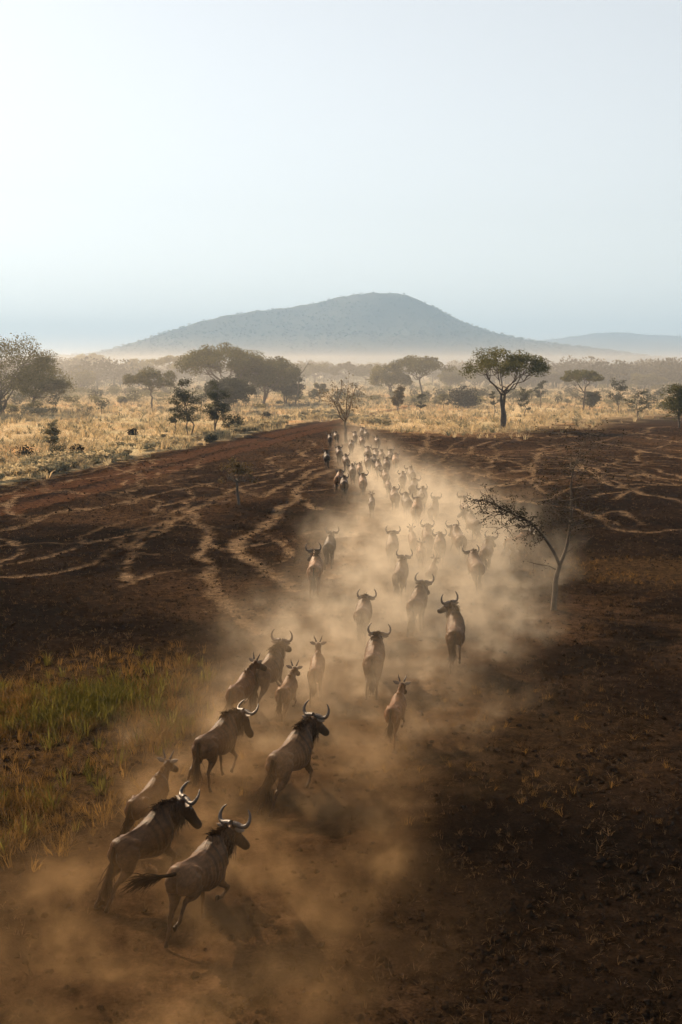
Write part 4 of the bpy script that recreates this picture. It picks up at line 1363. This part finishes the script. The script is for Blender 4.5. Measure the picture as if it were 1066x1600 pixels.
W(716, 872, 'A', -8, 'dust-veiled adult with broad horns left of the right pair', 'stretch', -6, 6, -40, (-74, 0), 1.0, tint=(1.3, 1.3, 1.2, 1), group=HERD_G)
W(687, 884, 'A', 4, 'dusty wildebeest in the tight middle row, rightmost of its three', 'gather', 0, 4, -40, (-76, 0), 1.0, tint=(1.3, 1.3, 1.2, 1), group=HERD_G)
W(668, 870, 'A', 2, 'dusty wildebeest in the tight middle row, second of three', 'stretch', 4, 6, -40, (-76, 0), 1.0, tint=(1.3, 1.3, 1.2, 1), group=HERD_G)
W(645, 869, 'Y', -2, 'dusty calf in the tight middle row, leftmost of three', 'canter', -6, 60, -22, (-70, 0), 1.0, group=HERD_G)
W(657, 891, 'Y', 6, 'second dusty calf just below the tight middle row', 'gather', 0, 54, -22, (-70, 0), 1.0, group=HERD_G)
W(739, 846, 'A', -14, 'dark-faced wildebeest glancing left near the sapling branches', 'canter', -30, 40, -30, (-70, 0), 1.0, tint=(0.8, 0.75, 0.7, 1), group=HERD_G)
W(727, 819, 'A', -6, 'grey rump vanishing in dust behind the dark-faced wildebeest', 'stretch', 0, 34, -30, (-76, 0), 0.95, tint=(1.4, 1.35, 1.3, 1), group=HERD_G)
W(581, 808, 'Y', 2, 'lone dark calf walking in the open gap of the herd', 'stand', -8, 56, -26, (-84, 0), 1.02, tint=(0.55, 0.45, 0.36, 1), group=HERD_G)
# the long column ahead
F = lambda px, py, k, h, lb, **kw: W(px, py, k, h + ((px * 7 + py * 3) % 17 - 8), lb, kw.pop('pose', ('walk', 'trot', 'gather', 'canter')[(px + py) % 4]), kw.pop('yaw', (-14, 0, 12)[(px + py) % 3]), kw.pop('npitch', (2, 16, 8)[(px + py) % 3]), kw.pop('hpitch', -34), (-82, 0), kw.pop('size', 1.0), kw.pop('tint', None), 'wildebeest in the far column')
F(538, 780, 'A', 4, 'brown wildebeest on the left flank, front one of its pair')
F(530, 769, 'A', 2, 'grey wildebeest on the left flank, half behind its partner', tint=PALE)
F(567, 776, 'A', 0, 'pale wildebeest in dust right of the left flank pair', tint=PALE)
F(551, 757, 'A', -2, 'wildebeest between the left flank pair and the column head')
F(677, 822, 'A', 6, 'tallest wildebeest closing the right side of the column', tint=(0.7, 0.66, 0.62, 1), yaw=8, npitch=44)
F(660, 804, 'A', 4, 'dark wildebeest just left of the tallest one closing the column', tint=(0.6, 0.56, 0.52, 1))
F(651, 826, 'A', 2, 'pale-rumped wildebeest at the rear of the column', tint=PALE, pose='trot')
F(636, 812, 'A', -2, 'dark wildebeest wedged left of the pale-rumped one', tint=DARK)
F(617, 801, 'A', -2, 'dusty wildebeest on the left rear of the column', tint=(1.3, 1.25, 1.2, 1))
F(607, 779, 'Y', 0, 'calf trailing behind the column on its left')
F(603, 765, 'A', -2, 'grey wildebeest directly ahead of the trailing calf', tint=(1.2, 1.2, 1.2, 1))
F(592, 752, 'A', -4, 'wildebeest at the left shoulder of the dense column')
F(629, 769, 'A', 2, 'wildebeest in the right file of the column, third from rear', tint=(0.8, 0.75, 0.7, 1))
F(643, 761, 'A', 2, 'wildebeest on the right outer side of the column', tint=(0.65, 0.6, 0.55, 1))
F(646, 787, 'A', 2, 'wildebeest just behind the dark one in the right file', yaw=10)
F(541, 739, 'A', -2, 'wildebeest leading the left flank, just below the forked trails', tint=(1.2, 1.15, 1.1, 1))
F(530, 726, 'A', -4, 'wildebeest on the left flank near the forked trails', tint=(0.9, 0.85, 0.8, 1))
F(511, 732, 'A', -6, 'lone dark wildebeest where the pale trails fork', tint=DARK)
F(549, 713, 'A', -4, 'wildebeest right of the sparse yellow-brown tree trunk')
F(575, 725, 'A', -4, 'wildebeest in the column middle, left of a tight trio', tint=(1.2, 1.15, 1.1, 1))
F(588, 727, 'A', -4, 'wildebeest in the column middle, left of the trio centre')
F(597, 729, 'A', -4, 'wildebeest in the column middle, trio centre')
F(610, 729, 'A', -2, 'large wildebeest in the column middle, right of the trio', tint=(0.8, 0.76, 0.7, 1), size=1.06)
F(618, 737, 'A', 0, 'wildebeest at the right edge of the column middle', yaw=12, tint=PALE)
F(566, 705, 'A', -4, 'wildebeest low in the far column head', tint=(1.2, 1.15, 1.1, 1))
F(555, 697, 'A', -4, 'wildebeest in the far column head by the tree', tint=(0.7, 0.65, 0.6, 1))
F(573, 693, 'A', -4, 'farthest wildebeest but one in the column head', tint=(0.7, 0.65, 0.6, 1))
F(566, 690, 'A', -4, 'farthest wildebeest of the whole column')
F(590, 704, 'A', -2, 'wildebeest walking apart on the right of the column head')
F(516, 699, 'A', -8, 'left one of two wildebeest beyond the tree trunk', tint=(0.8, 0.75, 0.7, 1))
F(526, 696, 'A', -8, 'right one of two wildebeest beyond the tree trunk')
F(575, 741, 'A', -4, 'wildebeest in the left file just ahead of the shoulder one')
F(585, 740, 'A', -4, 'dark wildebeest tucked into the left file of the column', tint=DARK)
F(604, 748, 'A', -2, 'wildebeest in the column centre behind the trio')
F(562, 749, 'A', -2, 'pale wildebeest in the dusty gap left of the column', tint=PALE, size=0.9)

# ------------------------------------------------------------------ dust kicked up by the herd, and the haze
def box(name, lo, hi, mat):
    v = [(x, y, z) for x in (lo[0], hi[0]) for y in (lo[1], hi[1]) for z in (lo[2], hi[2])]
    f = [(0, 1, 3, 2), (4, 6, 7, 5), (0, 4, 5, 1), (2, 3, 7, 6), (0, 2, 6, 4), (1, 5, 7, 3)]
    return obj(name, mesh_np(name, v, np.array(f)), mat)


def mth(nt, op, a, b=None, clamp=False):
    n = nt.nodes.new('ShaderNodeMath')
    n.operation = op
    n.use_clamp = clamp
    for i, v in enumerate((a, b)):
        if v is None: continue
        if hasattr(v, 'is_output'): nt.links.new(v, n.inputs[i])
        else: n.inputs[i].default_value = v
    return n.outputs[0]


def curve(nt, fac, xs, ys, lo, hi):
    """piecewise curve of a world coordinate: fac in metres, xs metres"""
    n = nt.nodes.new('ShaderNodeFloatCurve')
    t = mth(nt, 'DIVIDE', fac, xs[-1], True)
    nt.links.new(t, n.inputs['Value'])
    c = n.mapping.curves[0]
    pts = [(x / xs[-1], (y - lo) / (hi - lo)) for x, y in zip(xs, ys)]
    while len(c.points) < len(pts): c.points.new(0.5, 0.5)
    for p, (a, b) in zip(c.points, pts): p.location = (a, b)
    n.mapping.update()
    return mth(nt, 'ADD', mth(nt, 'MULTIPLY', n.outputs[0], hi - lo), lo)


dm = bpy.data.materials.new('dust')
dm.use_nodes = True
nt = dm.node_tree
nt.nodes.remove(nt.nodes['Principled BSDF'])
out = nt.nodes['Material Output']
pv = nt.nodes.new('ShaderNodeVolumePrincipled')
geo = nd(nt, 'ShaderNodeNewGeometry')
sx = nd(nt, 'ShaderNodeSeparateXYZ')
nt.links.new(geo.outputs['Position'], sx.inputs[0])
X_, Y_, Z_ = sx.outputs
YS = [0, 9, 13.5, 18, 26, 35, 43, 55, 72, 93, 130]
cx = curve(nt, Y_, YS, [-2.6, -2.3, -1.9, -1.1, 0.4, 2.6, 3.6, 4.2, 2.9, 1.8, 1.2], -5, 5)
cw = curve(nt, Y_, YS, [2.6, 2.9, 3.1, 3.3, 3.6, 4.1, 4.2, 3.7, 3.0, 2.5, 2.0], 0, 6)
ca_ = curve(nt, Y_, YS, [0.45, 0.65, 0.85, 0.95, 1.2, 1.4, 1.4, 1.1, 0.7, 0.36, 0.0], 0, 2)
ch = curve(nt, Y_, YS, [0.42, 0.42, 0.44, 0.50, 0.70, 0.9, 0.9, 0.75, 0.65, 0.65, 0.65], 0, 2)
wob = noise(nt, geo.outputs['Position'], 0.33, 1, 0.6)
lat = mth(nt, 'DIVIDE', mth(nt, 'ABSOLUTE', mth(nt, 'SUBTRACT', X_, cx)), cw)
lat = mth(nt, 'ADD', lat, mth(nt, 'MULTIPLY', mth(nt, 'SUBTRACT', wob, 0.5), 1.5))
latf = nd(nt, 'ShaderNodeMapRange', interpolation_type='SMOOTHSTEP')
latf.inputs[1].default_value, latf.inputs[2].default_value, latf.inputs[3].default_value, latf.inputs[4].default_value = 0.1, 1.2, 1.0, 0.0
nt.links.new(lat, latf.inputs[0])
vert = mth(nt, 'POWER', 2.718, mth(nt, 'MULTIPLY', mth(nt, 'DIVIDE', mth(nt, 'MAXIMUM', Z_, 0.0), ch), -1.0))
puff = ramp(nt, noise(nt, geo.outputs['Position'], 0.85, 4, 0.62), [(0.42, 0.02), (0.56, 0.36), (0.68, 1.7)])
top = nd(nt, 'ShaderNodeMapRange', interpolation_type='SMOOTHSTEP')
top.inputs[1].default_value, top.inputs[2].default_value, top.inputs[3].default_value, top.inputs[4].default_value = 1.6, 3.3, 1.0, 0.0
nt.links.new(Z_, top.inputs[0])
dens = mth(nt, 'MULTIPLY', mth(nt, 'MULTIPLY', latf.outputs[0], vert), mth(nt, 'MULTIPLY', puff, ca_))
dens = mth(nt, 'MULTIPLY', dens, top.outputs[0])
nt.links.new(dens, pv.inputs['Density'])
dfar = nd(nt, 'ShaderNodeMapRange', interpolation_type='SMOOTHSTEP')      # darker near, paler further on: dimmed and scattered sunlight put into dust colour
dfar.inputs[1].default_value, dfar.inputs[2].default_value = 15.0, 31.0
nt.links.new(Y_, dfar.inputs[0])
nt.links.new(mixc(nt, (0.92, 0.60, 0.30), (1.0, 0.88, 0.70), dfar.outputs[0]), pv.inputs['Color'])
pv.inputs['Anisotropy'].default_value = 0.58
nt.links.new(pv.outputs[0], out.inputs['Volume'])
dm.cycles.volume_step_rate = 0.12
# the air that holds the dust: a low mound following the herd
yv = np.linspace(5, 128, 40)
xc = np.interp(yv, YS, [-2.6, -2.3, -1.9, -1.1, 0.4, 2.6, 3.6, 4.2, 2.9, 1.8, 1.2])
wv = np.interp(yv, YS, [2.6, 2.9, 3.1, 3.3, 3.6, 4.1, 4.2, 3.7, 3.0, 2.5, 2.0]) * 1.9
sec = [(-1, -0.4), (1, -0.4), (1, 0.9), (0.72, 2.4), (0.35, 3.3), (-0.35, 3.3), (-0.72, 2.4), (-1, 0.9)]
ns = len(sec)
dv = np.array([[(x + w * a_, y, z_) for a_, z_ in sec] for x, w, y in zip(xc, wv, yv)]).reshape(-1, 3)
i_ = np.arange(len(yv) - 1)[:, None] * ns
j_ = np.arange(ns)[None, :]
dq = np.stack([i_ + j_, i_ + ns + j_, i_ + ns + (j_ + 1) % ns, i_ + (j_ + 1) % ns], -1).reshape(-1, 4)
caps = np.array([list(range(ns)), list(range((len(yv) - 1) * ns + ns - 1, (len(yv) - 1) * ns - 1, -1))])
dust = obj('dust_cloud', mesh_np('dust_cloud', dv, [dq, caps]), dm)
tag(dust, 'tan dust cloud kicked up along the running herd', 'dust', kind='stuff')

# low dust hanging over the plain on the left
bm2 = bpy.data.materials.new('dust_bank')
bm2.use_nodes = True
nt = bm2.node_tree
nt.nodes.remove(nt.nodes['Principled BSDF'])
pv = nt.nodes.new('ShaderNodeVolumePrincipled')
pv.inputs['Color'].default_value = (0.90, 0.88, 0.84, 1)
pv.inputs['Density'].default_value = 0.0013
pv.inputs['Anisotropy'].default_value = 0.4
nt.links.new(pv.outputs[0], nt.nodes['Material Output'].inputs['Volume'])
bank = box('dust_bank', (-500, 135, -1.0), (500, 600, 11), bm2)
tag(bank, 'thin warm dust hanging low over the plain', 'dust', kind='stuff')

hm = bpy.data.materials.new('haze')
hm.use_nodes = True
nt = hm.node_tree
nt.nodes.remove(nt.nodes['Principled BSDF'])
pv = nt.nodes.new('ShaderNodeVolumePrincipled')
pv.inputs['Color'].default_value = (0.48, 0.71, 1.0, 1)
pv.inputs['Density'].default_value = 0.00025
pv.inputs['Anisotropy'].default_value = 0.1
nt.links.new(pv.outputs[0], nt.nodes['Material Output'].inputs['Volume'])
haze = box('haze', (-7400, -120, -4.0), (7400, 9900, 340), hm)
tag(haze, 'pale blue haze over the whole plain', 'haze', kind='stuff')
